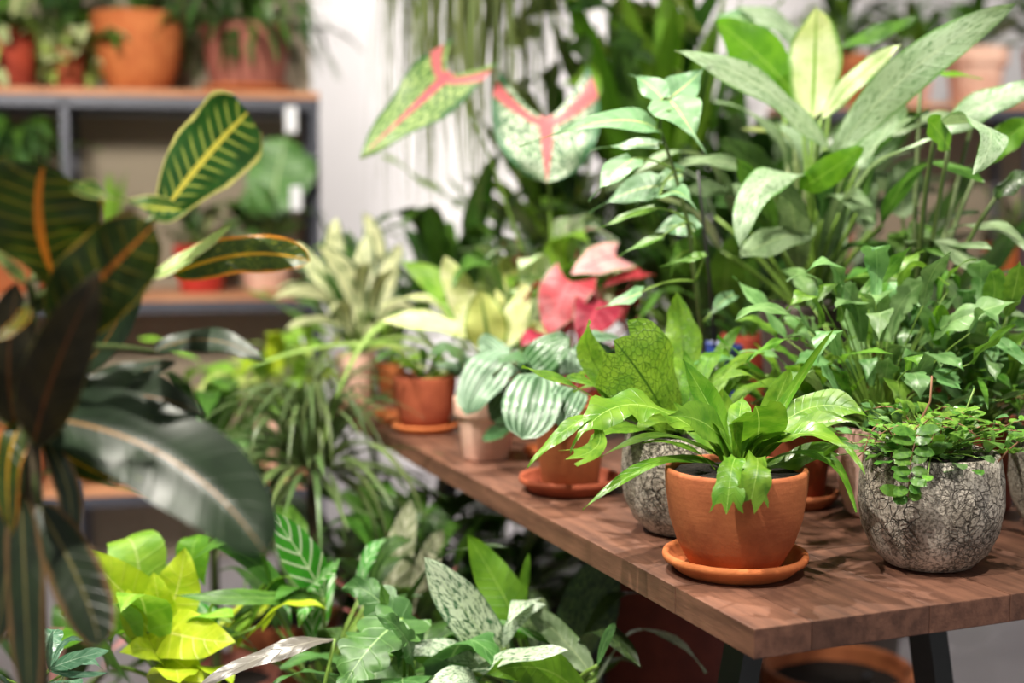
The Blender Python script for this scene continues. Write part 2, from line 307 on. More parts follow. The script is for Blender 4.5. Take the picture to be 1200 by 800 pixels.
def lathe(name, prof, mat, parent=None, loc=(0, 0, 0), seg=40, flute=0):
    vs, fs = [], []
    for r, z in prof:
        for k in range(seg):
            a = 2*math.pi*k/seg; rr = r*(1+(0.02*math.cos(flute*a) if flute else 0))
            vs.append((rr*math.cos(a), rr*math.sin(a), z))
    for i in range(len(prof)-1):
        for k in range(seg):
            k2 = (k+1) % seg
            fs.append((i*seg+k, i*seg+k2, (i+1)*seg+k2, (i+1)*seg+k))
    fs.append(tuple(range(seg))[::-1])
    fs.append(tuple((len(prof)-1)*seg+k for k in range(seg)))
    return mesh_obj(name, vs, fs, mat, parent, loc)
def tube(name, pts, r0, r1, mat, parent=None, origin=None, seg=6):
    origin = origin if origin is not None else V((0, 0, 0))
    vs, fs = [], []; n = len(pts)
    ref = V((0.31, 0.87, 0.38))
    for i, p in enumerate(pts):
        T = (pts[min(i+1, n-1)]-pts[max(i-1, 0)]).normalized()
        X = T.cross(ref).normalized(); Y = T.cross(X); r = r0+(r1-r0)*i/(n-1)
        for k in range(seg):
            a = 2*math.pi*k/seg; vs.append(p-origin+(X*math.cos(a)+Y*math.sin(a))*r)
    for i in range(n-1):
        for k in range(seg):
            k2 = (k+1) % seg; fs.append((i*seg+k, i*seg+k2, (i+1)*seg+k2, (i+1)*seg+k))
    fs.append(tuple(range(seg))[::-1]); fs.append(tuple((n-1)*seg+k for k in range(seg)))
    return mesh_obj(name, vs, fs, mat, parent)
def bez(a, b, c, t): return a*(1-t)**2 + b*2*t*(1-t) + c*t*t

# leaf outlines: half width 0..1 along the leaf
def ss(x): x = max(0, min(1, x)); return x*x*(3-2*x)
PROF = {
 'ovate': lambda t: 1.55*(t+0.004)**0.55*(1-t)**0.75*(1.0 if t < 1 else 0),
 'lance': lambda t: 1.75*(t+0.004)**0.75*(1-t)**0.8,
 'oval': lambda t: math.sqrt(max(0, 1-(2*t-1)**2))**0.9,
 'strap': lambda t: min(1, 0.35+1.3*t)*ss((1-t)*3.0) if t > 0 else 0.3,
 'blade': lambda t: min(1, 0.6+2*t)*(1-t)**0.6,
 'heart': lambda t: (0.78+0.9*t if t < 0.2 else 0.96*math.cos((t-0.2)/0.8*math.pi/2)**0.85)+0.0,
 'cordate': lambda t: (0.8+0.9*t if t < 0.2 else 0.98*math.cos((t-0.2)/0.8*math.pi/2)**0.6),
 'drop': lambda t: 1.02*math.sqrt(max(0, 1-(2*min(t**0.8, 1)-1)**2))**0.95,
 'tail': lambda t: (0.5+2.2*t if t < 0.2 else max(0.035*(1-t)*5, 0.97*max(0, math.cos((t-0.2)/0.58*math.pi/2) if t < 0.78 else 0)**0.9)),
 'broad': lambda t: min(1.0, 0.18+1.5*t**0.9)*(1 if t < 0.82 else (1-((t-0.82)/0.18)**2*0.45)),
 'crest': lambda t: 0.45+0.55*t**1.3,
 'round': lambda t: math.sqrt(max(0, 1-(2*t-1)**2)),
}
def leaf_geo(A, Mi, B, w, prof='lance', face=V((0, 0, 1)), n=12, m=3, fold=0.12, curl=-0.1, wave=0.0, wfreq=3.0, lobe=0.0,
             teeth=0.0, tfreq=7, jag=0.0, twist=0.0, seed=0.0):
    Cc = Mi*2-(A+B)*0.5
    pf = PROF[prof]; vs, uv, fs = [], [], []
    chord = B-A; L = chord.length + 0.5*((Mi-A).length+(B-Mi).length-chord.length)
    S0 = face.cross(chord)
    if S0.length < 1e-5: S0 = V((1, 0, 0)).cross(chord)
    S0.normalize()
    for i in range(n+1):
        t = i/n
        P = bez(A, Cc, B, t); T = ((Cc-A)*(1-t)+(B-Cc)*t)
        if T.length < 1e-7: T = chord.copy()
        T.normalize(); S = (S0-T*S0.dot(T)).normalized()
        if twist: S = Matrix.Rotation(twist*t, 3, T) @ S
        N = T.cross(S)
        hw = w*0.5*max(0.0, pf(t))
        if teeth:
            e = abs(math.sin(math.pi*(tfreq*t+seed))); hw *= (1-teeth)+teeth*e**0.7
        for j in range(-m, m+1):
            s = j/m; a = abs(s)
            q = P+S*(s*hw*(1-abs(fold)*0.3))+N*(a*hw*fold+a*a*hw*curl)
            if wave: q = q+N*(wave*w*a**1.5*math.sin(2*math.pi*wfreq*t+seed*6+(1.7 if s > 0 else 0)))
            if lobe: q = q-T*(lobe*L*a**1.6*(1-t)**3)
            if jag and t > 0.6: q = q+T*(jag*L*((t-0.6)/0.4)**2*math.sin(s*7.0+seed*9))
            vs.append(q-A); uv.append(((s+1)/2, t))
    c = 2*m+1
    for i in range(n):
        for j in range(2*m): fs.append((i*c+j, i*c+j+1, (i+1)*c+j+1, (i+1)*c+j))
    return vs, fs, uv

SLABS = []                                    # table top, shelf planks and panels that leaves must not pierce
def add_slab(o, rz, x0, x1, y0, y1, z0, z1): SLABS.append((V(o), math.cos(rz), math.sin(rz), x0, x1, y0, y1, z0, z1))
def pierces(A, Mi, B, pad=0.006):
    Cc = Mi*2-(A+B)*0.5
    for k in range(9):
        q = bez(A, Cc, B, k/8)
        for o, cs, sn, x0, x1, y0, y1, z0, z1 in SLABS:
            if z0-pad < q.z < z1+pad:
                dx, dy = q.x-o.x, q.y-o.y; lx, ly = dx*cs+dy*sn, -dx*sn+dy*cs
                if x0-pad < lx < x1+pad and y0-pad < ly < y1+pad: return True
    return False
class Plant:
    def __init__(s, name, base, label, group=None, cat='plant'):
        s.o = empty(name, base); s.b = V(base); s.crown = V(base); s.sm = M['stalk']
        tag(s.o, label, cat, group); s.k = 0; s.deep = base[1]
    def leaf(s, mat, A, Mi, B, w, prof='lance', face=None, stalk=0.0, name='leaf', **kw):
        A, Mi, B = V(A), V(Mi), V(B)
        if face is None: face = V((0, 0, 1))
        kw.setdefault('wave', 0.045); kw.setdefault('wfreq', 2.0); s.k += 1; kw.setdefault('seed', random.random())
        vs, fs, uv = leaf_geo(A, Mi, B, w, prof, V(face), **kw)
        o = mesh_obj(name, vs, fs, M[mat] if isinstance(mat, str) else mat, s.o, A-s.b, True, uv)
        if stalk > 0:
            c = s.crown; hmid = c*0.45+A*0.55+V((0, 0, 0.12*(A-c).length))-(Mi-A)*0.15
            pts = [bez(c, hmid, A, k/6)-A for k in range(7)]
            tube('leaf_stalk', pts, stalk*1.25, stalk*0.8, s.sm, o)
        return o
    def hero(s, mat, p0, p1, p2, wpx, prof='lance', face=(0, 0.45, 0.85), stalk=0.0, **kw):
        A, B = W(*p0), W(*p2); Mi = W(*p1)
        fv = RGT*face[0]+V((0, 0, 1))*face[1]-FWD*face[2]
        return s.leaf(mat, A, Mi, B, wpx*p1[2]/F, prof, fv, stalk, **kw)
    def rosette(s, mat, num, length, wr, e0=(30, 70), e1=(-30, 20), pet=(0.02, 0.06), prof='lance', az=(0, 360), stalk=0.0015, crown=None, spread=0.01, shuffle=True, **kw):
        c0 = s.crown if crown is None else V(crown)
        for i in range(num):
            a = math.radians(az[0]+(az[1]-az[0])*((i+random.random()*0.8)/num))
            L = random.uniform(*length); ea = math.radians(random.uniform(*e0)); eb = math.radians(random.uniform(*e1))
            h = V((math.cos(a), math.sin(a), 0)); p = random.uniform(*pet)
            d0 = h*math.cos(ea)+V((0, 0, math.sin(ea))); d1 = h*math.cos(eb)+V((0, 0, math.sin(eb)))
            A = c0+h*spread*random.random()+d0*p
            Mi = A+d0*L*0.5; B = Mi+d1*L*0.5
            if pierces(A, Mi, B): continue
            mm = random.choice(mat) if isinstance(mat, (list, tuple)) else mat
            side = V((-h.y, h.x, 0))*random.uniform(-0.3, 0.3)
            s.leaf(mm, A, Mi, B, L*wr*random.uniform(0.85, 1.15), prof, V((0, 0, 1))-h*0.2+side, stalk if p > 0.03 else 0.0, **kw)
    def pot(s, style, r, h, mat, name='pot', seg=40):
        m = M[mat]; x = 0.93
        P = {'bowl': [(0, 0), (r*0.55, 0), (r*0.66, h*0.04), (r*0.82, h*0.25), (r*0.93, h*0.5), (r*0.985, h*0.78), (r, h*0.96), (r*0.985, h), (r*0.93, h), (r*0.92, h*0.95), (r*0.9, h*0.72), (0.001, h*0.72)],
             'urn': [(0, 0), (r*0.5, 0), (r*0.6, h*0.02), (r*0.8, h*0.14), (r*0.94, h*0.33), (r, h*0.55), (r*0.985, h*0.78), (r*0.93, h*0.97), (r*0.9, h), (r*0.85, h), (r*0.83, h*0.96), (r*0.86, h*0.75), (0.001, h*0.75)],
             'classic': [(0, 0), (r*0.66, 0), (r*0.69, h*0.03), (r*0.86, h*0.68), (r*0.87, h*0.7), (r*0.965, h*0.705), (r*0.975, h*0.73), (r, h*0.98), (r*0.985, h), (r*0.92, h), (r*0.9, h*0.97), (r*0.87, h*0.78), (0.001, h*0.78)],
             'plain': [(0, 0), (r*0.72, 0), (r*0.75, h*0.03), (r*0.9, h*0.6), (r*0.99, h*0.97), (r*0.98, h), (r*0.91, h), (r*0.89, h*0.96), (r*0.85, h*0.8), (0.001, h*0.8)],
             'cylinder': [(0, 0), (r*0.93, 0), (r*0.96, h*0.02), (r, h*0.97), (r*0.98, h), (r*0.91, h), (r*0.9, h*0.96), (r*0.9, h*0.85), (0.001, h*0.85)]}[style]
        P = [(max(a, 0.001), b) for a, b in P]
        po = lathe(name, P, m, s.o, (0, 0, 0), seg, 0)
        sz = {'bowl': 0.93, 'urn': 0.94, 'classic': 0.88, 'plain': 0.88, 'cylinder': 0.9}[style]
        # soil: a lumpy disc
        vs, fs = [], []; R = r*0.905 if style != 'urn' else r*0.835; rings = 5; sg = 28
        if style == 'plain': R = r*0.865
        vs.append((0, 0, h*sz+0.004))
        for i in range(1, rings+1):
            for k in range(sg):
                a = 2*math.pi*k/sg; vs.append((R*i/rings*math.cos(a), R*i/rings*math.sin(a), h*sz+random.uniform(-0.002, 0.003)))
        for k in range(sg): fs.append((0, 1+k, 1+(k+1) % sg))
        for i in range(rings-1):
            for k in range(sg):
                k2 = (k+1) % sg; fs.append((1+i*sg+k, 1+(i+1)*sg+k, 1+(i+1)*sg+k2, 1+i*sg+k2))
        mesh_obj('soil', vs, fs, M['soil'], s.o)
        s.crown = s.b+V((0, 0, h*sz)); s.r = r; s.h = h
        return po
def saucer(base, r, mat, label, h=0.02):
    P = [(0.001, 0), (r*0.78, 0), (r*0.82, h*0.1), (r*0.9, h*0.45), (r*0.985, h*0.62), (r, h*0.8), (r*0.985, h), (r*0.93, h), (r*0.9, h*0.85), (r*0.82, h*0.33), (0.001, h*0.3)]
    o = lathe('saucer', P, M[mat], None, base, 44)
    tag(o, label, 'saucer', 'clay saucers under the pots'); return h*0.3

# ------------------------------------------------------------------ the room
def struct(o): o['kind'] = 'structure'; return o
struct(box('floor', -3.4, 3.6, -1.2, 6.0, -0.06, 0.0, M['floor']))
struct(box('wall_back', -3.4, 3.6, 5.9, 6.0, 0.0, CEIL, M['white_wall']))
struct(box('wall_left', -3.5, -3.4, -1.2, 6.0, 0.0, CEIL, M['taupe']))
struct(box('ceiling', -3.5, 3.6, -1.2, 6.0, CEIL, CEIL+0.06, M['ceiling']))

# ceiling track spots: the fittings of the lights above
lab = ['front of the table', 'table from behind', 'silver-leaved plants', 'far end of the table', 'wall shelf', 'white back wall', 'rear shelf', 'plants beside the table']
for s, l in zip(SPOTS, lab):
    loc, aim = V(s[0]), V(s[1]); root = empty('ceiling_spotlight', (loc.x, loc.y, CEIL))
    tag(root, 'ceiling spotlight aimed at the '+l, 'spotlight', 'spotlights on the ceiling')
    d = (aim-loc).normalized(); off = loc-d*0.03-V((loc.x, loc.y, CEIL))
    lathe('mount', [(0.001, -0.03), (0.045, -0.03), (0.05, 0.0), (0.001, 0.0)], M['leg_metal'], root, seg=20)
    tube('stem', [V((0, 0, -0.03)), (V((0, 0, -0.03))+off)*0.5+V((0, 0, -0.02)), off], 0.008, 0.008, M['leg_metal'], root)
    X = d.cross(V((0, 1, 0.1))).normalized(); Y = d.cross(X); vs, fs = [], []
    for k in range(20):
        a = 2*math.pi*k/20; r = X*math.cos(a)+Y*math.sin(a)
        vs += [off+r*0.03-d*0.08, off+r*0.05+d*0.02, off+r*0.045+d*0.02, off+r*0.028-d*0.06]
    for k in range(20):
        b, c = 4*k, 4*((k+1) % 20)
        fs += [(b, c, c+1, b+1), (b+1, c+1, c+2, b+2), (b+2, c+2, c+3, b+3)]
    mesh_obj('shade', vs, fs, M['leg_metal'], root)

# ------------------------------------------------------------------ the table
TZ = 0.75; TH = 0.030
A0 = on_z(884, 737, TZ); A1 = on_z(395, 475, TZ)
U = (A1-A0).normalized(); VV = V((-U.y, U.x, 0))*-1
if VV.x < 0: VV = -VV
TL, TW = (A1-A0).length+0.07, 0.63
rz = math.atan2(U.y, U.x)                    # local x runs along the table, local y = minus VV
table = empty('plant_table', (A0.x, A0.y, 0), rz)
tag(table, 'reddish brown wooden table with dark metal legs carrying rows of potted plants', 'table')
y = 0.0; k = 0
for bw in (0.066, 0.142, 0.104, 0.118, 0.09, 0.11):
    cuts = [0, *[(0.155, 0.72, 1.2), (0.34, 0.9, 1.45), (0.23, 0.6, 1.1), (0.42, 0.98), (0.3, 0.8, 1.3), (0.5, 1.1)][k], TL]
    for a, b in zip(cuts, cuts[1:]):
        box('plank', a+0.0002, b-0.0002, -(y+bw)+0.0002, -y-0.0002, TZ-TH-random.uniform(0, 0.0006), TZ-random.uniform(0, 0.0005), M['table_wood'], table, 0.0012)
    y += bw; k += 1
def beam(name, p, q, wx, wy, mat, parent, xdir=V((1, 0, 0))):
    T = (q-p).normalized(); X = (xdir-T*xdir.dot(T)).normalized(); Y = T.cross(X)
    vs = [e+X*sx*wx/2+Y*sy*wy/2 for e in (p, q) for sx, sy in ((-1, -1), (1, -1), (1, 1), (-1, 1))]
    fs = [(3, 2, 1, 0), (4, 5, 6, 7)]+[(i, (i+1) % 4, (i+1) % 4+4, i+4) for i in range(4)]
    return mesh_obj(name, vs, fs, mat, parent, (0, 0, 0), False)
for u0 in (0.30, TL-0.25):
    zt = TZ-TH-0.001
    beam('leg', V((u0, -0.195, zt-0.012)), V((u0, -0.06, 0)), 0.045, 0.028, M['leg_metal'], table)
    beam('leg', V((u0, -0.435, zt-0.012)), V((u0, -0.57, 0)), 0.045, 0.028, M['leg_metal'], table)
    beam('crossbar', V((u0, -0.14, zt-0.006)), V((u0, -0.49, zt-0.006)), 0.045, 0.011, M['leg_metal'], table)
TOP = TZ
add_slab((A0.x, A0.y, 0), rz, 0, TL, -TW, 0, TZ-TH-0.02, TZ)

# ------------------------------------------------------------------ shelf units
def shelf_unit(name, origin, rz, width, dep, levels, posts, label, panel=True, height=None):
    root = empty(name, origin, rz); tag(root, label, 'shelf')
    H = max(levels)
    for px in posts:
        for py in (0.012, dep-0.012): box('post', px-0.012, px+0.012, py-0.012, py+0.012, 0, H-0.035, M['metal'], root)
    for z in levels:
        for py in (0.0, dep-0.024): box('rail', 0, width, py, py+0.024, z-0.055, z-0.022, M['metal'], root)
        for n in range(3):
            y0 = n*dep/3
            add_slab(origin, rz, 0, width, y0, y0+dep/3, z-0.056, z)
            box('plank', 0, width, y0+0.001, y0+dep/3-0.001, z-0.022, z, M['shelf_wood'], root, 0.002)
    if panel:
        zs = [0.0]+list(levels)
        add_slab(origin, rz, 0, width, dep-0.02, dep+0.02, levels[0], levels[-1]+(height or 0))
        if height: box('back_panel', 0, width, dep-0.006, dep+0.006, H+0.001, H+height, M['taupe'], root)
        for a, b in zip(zs, zs[1:]): box('back_panel', 0, width, dep-0.006, dep+0.006, a+0.001, b-0.056, M['taupe'], root)
    return root
SR = W(374, 104, 4.05)                        # the right end of the left shelf's top, front edge
shz = [0.31, SR.z-0.62, SR.z-0.01]
SRZ = math.radians(13)
sw = 1.55
so = V((SR.x, SR.y, 0))-V((math.cos(SRZ), math.sin(SRZ), 0))*sw
posts = [0.02, sw-0.742, sw-0.014]
wall_shelf = shelf_unit('shelf_unit', so, SRZ, sw, 0.34, shz, posts, 'metal framed shelf with wooden planks and taupe back beside the white wall', True, 0.7)
def on_shelf(px, level, back=0.17):           # point on the left shelf seen at column px, set back from its front edge
    best = None
    e = V((math.cos(SRZ), math.sin(SRZ), 0)); nrm = V((-e.y, e.x, 0))
    z = shz[level]
    o = so+nrm*back
    # intersect the vertical plane of the pixel column with the line o + e*s
    lo, hi = -1.0, 3.0
    for _ in range(50):
        mid = (lo+hi)/2; p = o+e*mid; p = V((p.x, p.y, z)); x = 600+F*(p-CAM).dot(RGT)/depth(p)
        if x < px: lo = mid
        else: hi = mid
    return p
rear = shelf_unit('shelf_unit', V((0.95, 4.7, 0)), 0.0, 1.75, 0.34, [0.31, 0.91, 1.52], [0.02, 0.86, 1.73], 'metal framed shelf of potted plants against the back wall, behind the table', True)

# ------------------------------------------------------------------ plants on the table
UPV = V((0, 0, 1))
def tp(x, y): return on_z(x, y, TOP+0.0002)

# front fern in a terracotta bowl on a saucer
b = tp(861, 667); dz = saucer(b, 0.081, 'terracotta_orange', 'orange terracotta saucer under the crested strap-leaf fern at the table corner', 0.021)
p = Plant('potted_fern', b+V((0, 0, dz)), 'bright green crested strap-leaf fern in a round terracotta bowl near the table corner')
p.pot('bowl', 0.079, 0.110, 'terracotta', seg=56)
D = 1.48
fl = [  # base, middle, tip, width, outline, extras
 ((866, 543, D), (836, 484, 1.50), (800, 421, 1.47), 56, 'lance', dict(fold=0.3, face=(0.35, 0.35, 0.85))),
 ((886, 540, D), (926, 462, 1.51), (980, 382, 1.46), 20, 'blade', dict(fold=0.5, face=(-0.5, 0.3, 0.8))),
 ((878, 545, 1.50), (889, 505, 1.47), (886, 477, 1.44), 60, 'broad', dict(fold=0.22, face=(0.05, 0.2, 0.95), jag=0.05)),
 ((858, 548, D), (782, 511, 1.49), (704, 536, 1.44), 27, 'lance', dict(fold=0.2, face=(0, 1, 0.25))),
 ((852, 552, D), (775, 540, 1.47), (683, 597, 1.40), 30, 'lance', dict(fold=0.2, face=(-0.2, 0.9, 0.5), wave=0.05)),
 ((862, 543, D), (748, 474, 1.47), (668, 530, 1.38), 46, 'strap', dict(fold=0.1, face=(-0.2, 0.75, 0.6), wave=0.14, wfreq=4, n=22, teeth=0.2, tfreq=6)),
 ((722, 482, 1.46), (672, 497, 1.42), (618, 549, 1.38), 30, 'lance', dict(face=(-0.2, 0.7, 0.7), wave=0.1, n=16, teeth=0.15, tfreq=6)),
 ((700, 500, 1.43), (700, 522, 1.40), (672, 536, 1.37), 26, 'crest', dict(face=(0, 0.4, 0.9), jag=0.18, n=14)),
 ((858, 545, D), (832, 500, 1.47), (782, 487, 1.42), 46, 'strap', dict(fold=0.25, face=(0.1, 0.6, 0.7))),
 ((866, 541, 1.46), (859, 543, 1.385), (852, 594, 1.365), 38, 'crest', dict(face=(0, 0.5, 0.9), jag=0.07, n=18, wave=0.12, teeth=0.25, tfreq=5)),
 ((880, 542, 1.46), (888, 542, 1.385), (879, 591, 1.365), 40, 'crest', dict(face=(0.1, 0.5, 0.9), jag=0.08, n=18, wave=0.14, teeth=0.25, tfreq=5)),
 ((884, 546, D), (935, 508, 1.46), (1000, 528, 1.41), 38, 'strap', dict(fold=0.25, face=(0.1, 0.9, 0.4), wave=0.08, teeth=0.18, n=18)),
 ((888, 548, D), (962, 533, 1.46), (1004, 600, 1.42), 32, 'lance', dict(fold=0.15, face=(0.3, 0.8, 0.5), wave=0.05)),
 ((884, 535, D), (948, 478, 1.50), (1024, 492, 1.47), 40, 'strap', dict(fold=0.15, face=(0.1, 0.7, 0.7), wave=0.1, n=18)),
 ((890, 538, D), (940, 500, 1.48), (1006, 494, 1.44), 30, 'strap', dict(fold=0.2, face=(0.1, 0.8, 0.5), wave=0.05)),
 ((884, 528, 1.55), (908, 474, 1.56), (926, 432, 1.55), 46, 'lance', dict(fold=0.2, face=(-0.2, 0.2, 0.9))),
 ((856, 538, 1.55), (822, 508, 1.56), (788, 470, 1.56), 42, 'lance', dict(fold=0.15, face=(0.2, 0.5, 0.8))),
 ((862, 548, 1.48), (863, 516, 1.465), (862, 494, 1.45), 17, 'crest', dict(fold=0.4, face=(0, 0.2, 1))),
 ((880, 548, D), (936, 536, 1.49), (985, 520, 1.44), 36, 'strap', dict(fold=0.1, face=(0.1, 0.9, 0.5), wave=0.08, n=16)),
 ((874, 540, 1.56), (852, 490, 1.60), (846, 455, 1.60), 40, 'lance', dict(fold=0.2, face=(0, 0.3, 0.9))),
 ((992, 524, 1.41), (1005, 540, 1.40), (1014, 556, 1.39), 10, 'blade', dict(face=(0.2, 0.6, 0.7))),
]
for a, m_, c, wp, pr, kw in fl:
    fc = kw.pop('face'); p.hero('fern', a, m_, c, wp*1.15, pr, face=fc, **kw)
random.seed(12)
p.rosette('fern', 12, (0.07, 0.11), 0.26, (35, 75), (-10, 30), (0.0, 0.01), 'strap', az=(0, 180), stalk=0, spread=0.02, wave=0.05)

# crocodile fern in a cracked stone pot behind it
b = tp(802, 621)
p = Plant('potted_fern', b, 'crocodile fern with net-veined leaves in a cracked grey stone pot behind the terracotta bowl')
p.pot('urn', 0.080, 0.126, 'stone', seg=56)
D = 1.68
cl = [
 ((790, 505, D), (757, 448, 1.63), (722, 402, 1.60), 108, 'broad', dict(fold=0.12, face=(0.25, 0.1, 0.95), wave=0.05, jag=0.05, n=18)),
 ((775, 510, D), (722, 466, 1.62), (664, 440, 1.58), 62, 'ovate', dict(face=(-0.2, 0.8, 0.5), wave=0.06, n=16)),
 ((778, 505, D), (702, 434, 1.70), (690, 374, 1.66), 60, 'ovate', dict(face=(0.2, 0.3, 0.9), wave=0.08, n=16)),
 ((770, 512, D), (690, 462, 1.60), (612, 428, 1.56), 46, 'lance', dict(face=(-0.1, 0.9, 0.4), wave=0.08, teeth=0.15, n=18)),
 ((805, 490, 1.72), (802, 418, 1.80), (792, 342, 1.80), 84, 'ovate', dict(face=(0.2, 0.25, 0.9), wave=0.07, teeth=0.2, tfreq=4, n=20)),
 ((815, 490, 1.72), (842, 420, 1.80), (868, 382, 1.80), 30, 'lance', dict(face=(0, 0.5, 0.8), wave=0.1)),
 ((790, 515, D), (735, 500, 1.60), (690, 520, 1.56), 46, 'ovate', dict(face=(0, 0.95, 0.3), wave=0.06)),
 ((800, 505, D), (775, 492, 1.60), (745, 500, 1.57), 42, 'ovate', dict(face=(0, 0.8, 0.5), wave=0.06)),
 ((812, 500, D), (850, 450, 1.72), (880, 430, 1.72), 40, 'ovate', dict(face=(0, 0.6, 0.7), wave=0.06)),
 ((795, 500, D), (810, 455, 1.70), (800, 410, 1.71), 44, 'ovate', dict(face=(0.2, 0.3, 0.9), wave=0.06)),
 ((795, 505, D), (735, 480, 1.66), (690, 470, 1.64), 48, 'ovate', dict(face=(0, 0.7, 0.6), wave=0.06)),
]
for a, m_, c, wp, pr, kw in cl:
    fc = kw.pop('face'); p.hero('croc', a, m_, c, wp, pr, face=fc, stalk=0.0014, **kw)
p.rosette('croc', 8, (0.10, 0.15), 0.35, (30, 60), (-20, 20), (0.03, 0.06), 'ovate', az=(-20, 170), wave=0.06)

# button fern and creeping fig in the right stone pot
def leaflet_frond(p, start, az, length, rise, n, size, mat, droop=-60, prof='round', twig='twig'):
    a = math.radians(az); h = V((math.cos(a), math.sin(a), 0)); e = math.radians(rise)
    P0 = V(start); P1 = P0+(h*math.cos(e)+UPV*math.sin(e))*length*0.5
    ed = math.radians(droop); P2 = P1+(h*math.cos(ed)+UPV*math.sin(ed))*length*0.5
    Cc = P1*2-(P0+P2)*0.5
    pts = [bez(P0, Cc, P2, k/8) for k in range(9)]
    st = tube('stem', [q-p.b for q in pts], 0.0011, 0.0006, M[twig], p.o, seg=5)
    side = h.cross(UPV).normalized()
    for k in range(n):
        t = 0.12+0.88*k/n
        q = bez(P0, Cc, P2, t); T = ((Cc-P0)*(1-t)+(P2-Cc)*t).normalized()
        for sgn in (-1, 1):
            s_ = size*random.uniform(0.75, 1.15)*(1.0-0.35*t)
            d = (side*sgn+T*random.uniform(0.1, 0.5)+UPV*random.uniform(-0.15, 0.45)).normalized()
            B = q+d*s_
            m_ = random.choice(mat)
            p.leaf(m_, q, (q+B)*0.5+UPV*s_*0.08, B, s_*0.66, prof, UPV*1.0+h*random.uniform(-0.2, 0.5)-FWD*0.3, n=5, m=1, name='leaflet')
b = tp(1088, 660)
p = Plant('potted_fern', b, 'small round-leaved fern trailing over the rim of a cracked grey stone pot')
p.pot('urn', 0.080, 0.129, 'stone', seg=56)
c = p.crown+V((0, 0, 0.004))
random.seed(21)
for k in range(17):
    az = random.uniform(150, 390) if k < 12 else random.uniform(0, 360)
    st = c+V((random.uniform(-0.06, 0.06), random.uniform(-0.06, 0.04), 0))
    leaflet_frond(p, st, az, random.uniform(0.06, 0.12), random.uniform(15, 75), random.randint(6, 8), random.uniform(0.014, 0.020), ['button', 'button_light', 'button_light'], random.uniform(-45, 10))
fr = W(1062, 520, 1.47)                       # the frond that hangs over the front of the rim
stp = [c+V((-0.01, -0.02, 0)), W(1085, 505, 1.45), W(1074, 512, 1.42), W(1067, 540, 1.408), W(1064, 582, 1.412)]
tube('stem', [q-p.b for q in stp], 0.0011, 0.0007, M['twig'], p.o, seg=5)
for i in range(7):
    x0, y0 = 1073-1.4*i, 508+11*i; d0 = 1.412-0.001*i
    for sg in (-1, 1):
        A = W(x0, y0, d0); B = W(x0+sg*(27-1.5*i)*random.uniform(0.8, 1.1), y0+random.uniform(-6, 7), d0-random.uniform(0, 0.008))
        p.leaf('button', A, (A+B)*0.5+UPV*0.002, B, 0.0125, 'oval', V((0, 0, 0.6))-FWD, n=6, m=2, name='leaflet')
for x0, y0, x1, y1 in ((1062, 578, 1030, 572), (1064, 582, 1046, 586), (1064, 582, 1080, 577)):
    A = W(x0, y0, 1.412); B = W(x1, y1, 1.41); p.leaf('button', A, (A+B)*0.5, B, 0.015, 'oval', V((0, 0, 0.6))-FWD, n=6, m=2, name='leaflet')
leaflet_frond(p, c+V((-0.045, -0.03, 0.01)), 215, 0.10, 40, 8, 0.014, ['button', 'button_light'], -60)
leaflet_frond(p, c+V((0.05, -0.02, 0.01)), 330, 0.11, 40, 8, 0.013, ['button_light'], -30)
tube('runner', [W(1092, 440, 1.50)-p.b, W(1090, 470, 1.50)-p.b, W(1080, 490, 1.5)-p.b, W(1083, 520, 1.5)-p.b, c-p.b], 0.0012, 0.0018, M['twig'], p.o, seg=5)
tube('runner', [W(1142, 455, 1.50)-p.b, W(1132, 480, 1.50)-p.b, W(1122, 510, 1.5)-p.b, c+V((0.03, 0, 0))-p.b], 0.0012, 0.0014, M['stalk'], p.o, seg=5)
for k in range(5): p.rosette(['button', 'button_light', 'bluestar'], 24, (0.015, 0.034), 0.72, (0, 80), (-30, 30), (0.005, 0.05), 'round', stalk=0.0008, spread=0.075, n=6, m=2)

# stone pot at the right end of the row
b = tp(1259, 622)
p = Plant('potted_fern', b, 'cracked grey stone pot with trailing fern, next to the round-leaved fern')
p.pot('urn', 0.081, 0.12, 'stone', seg=48)
for k in range(9):
    leaflet_frond(p, p.crown+V((random.uniform(-0.04, 0.03), random.uniform(-0.04, 0.03), 0)), random.uniform(120, 300), random.uniform(0.09, 0.15), random.uniform(40, 75), 8, 0.016, ['button', 'button_light'], random.uniform(-50, 0))

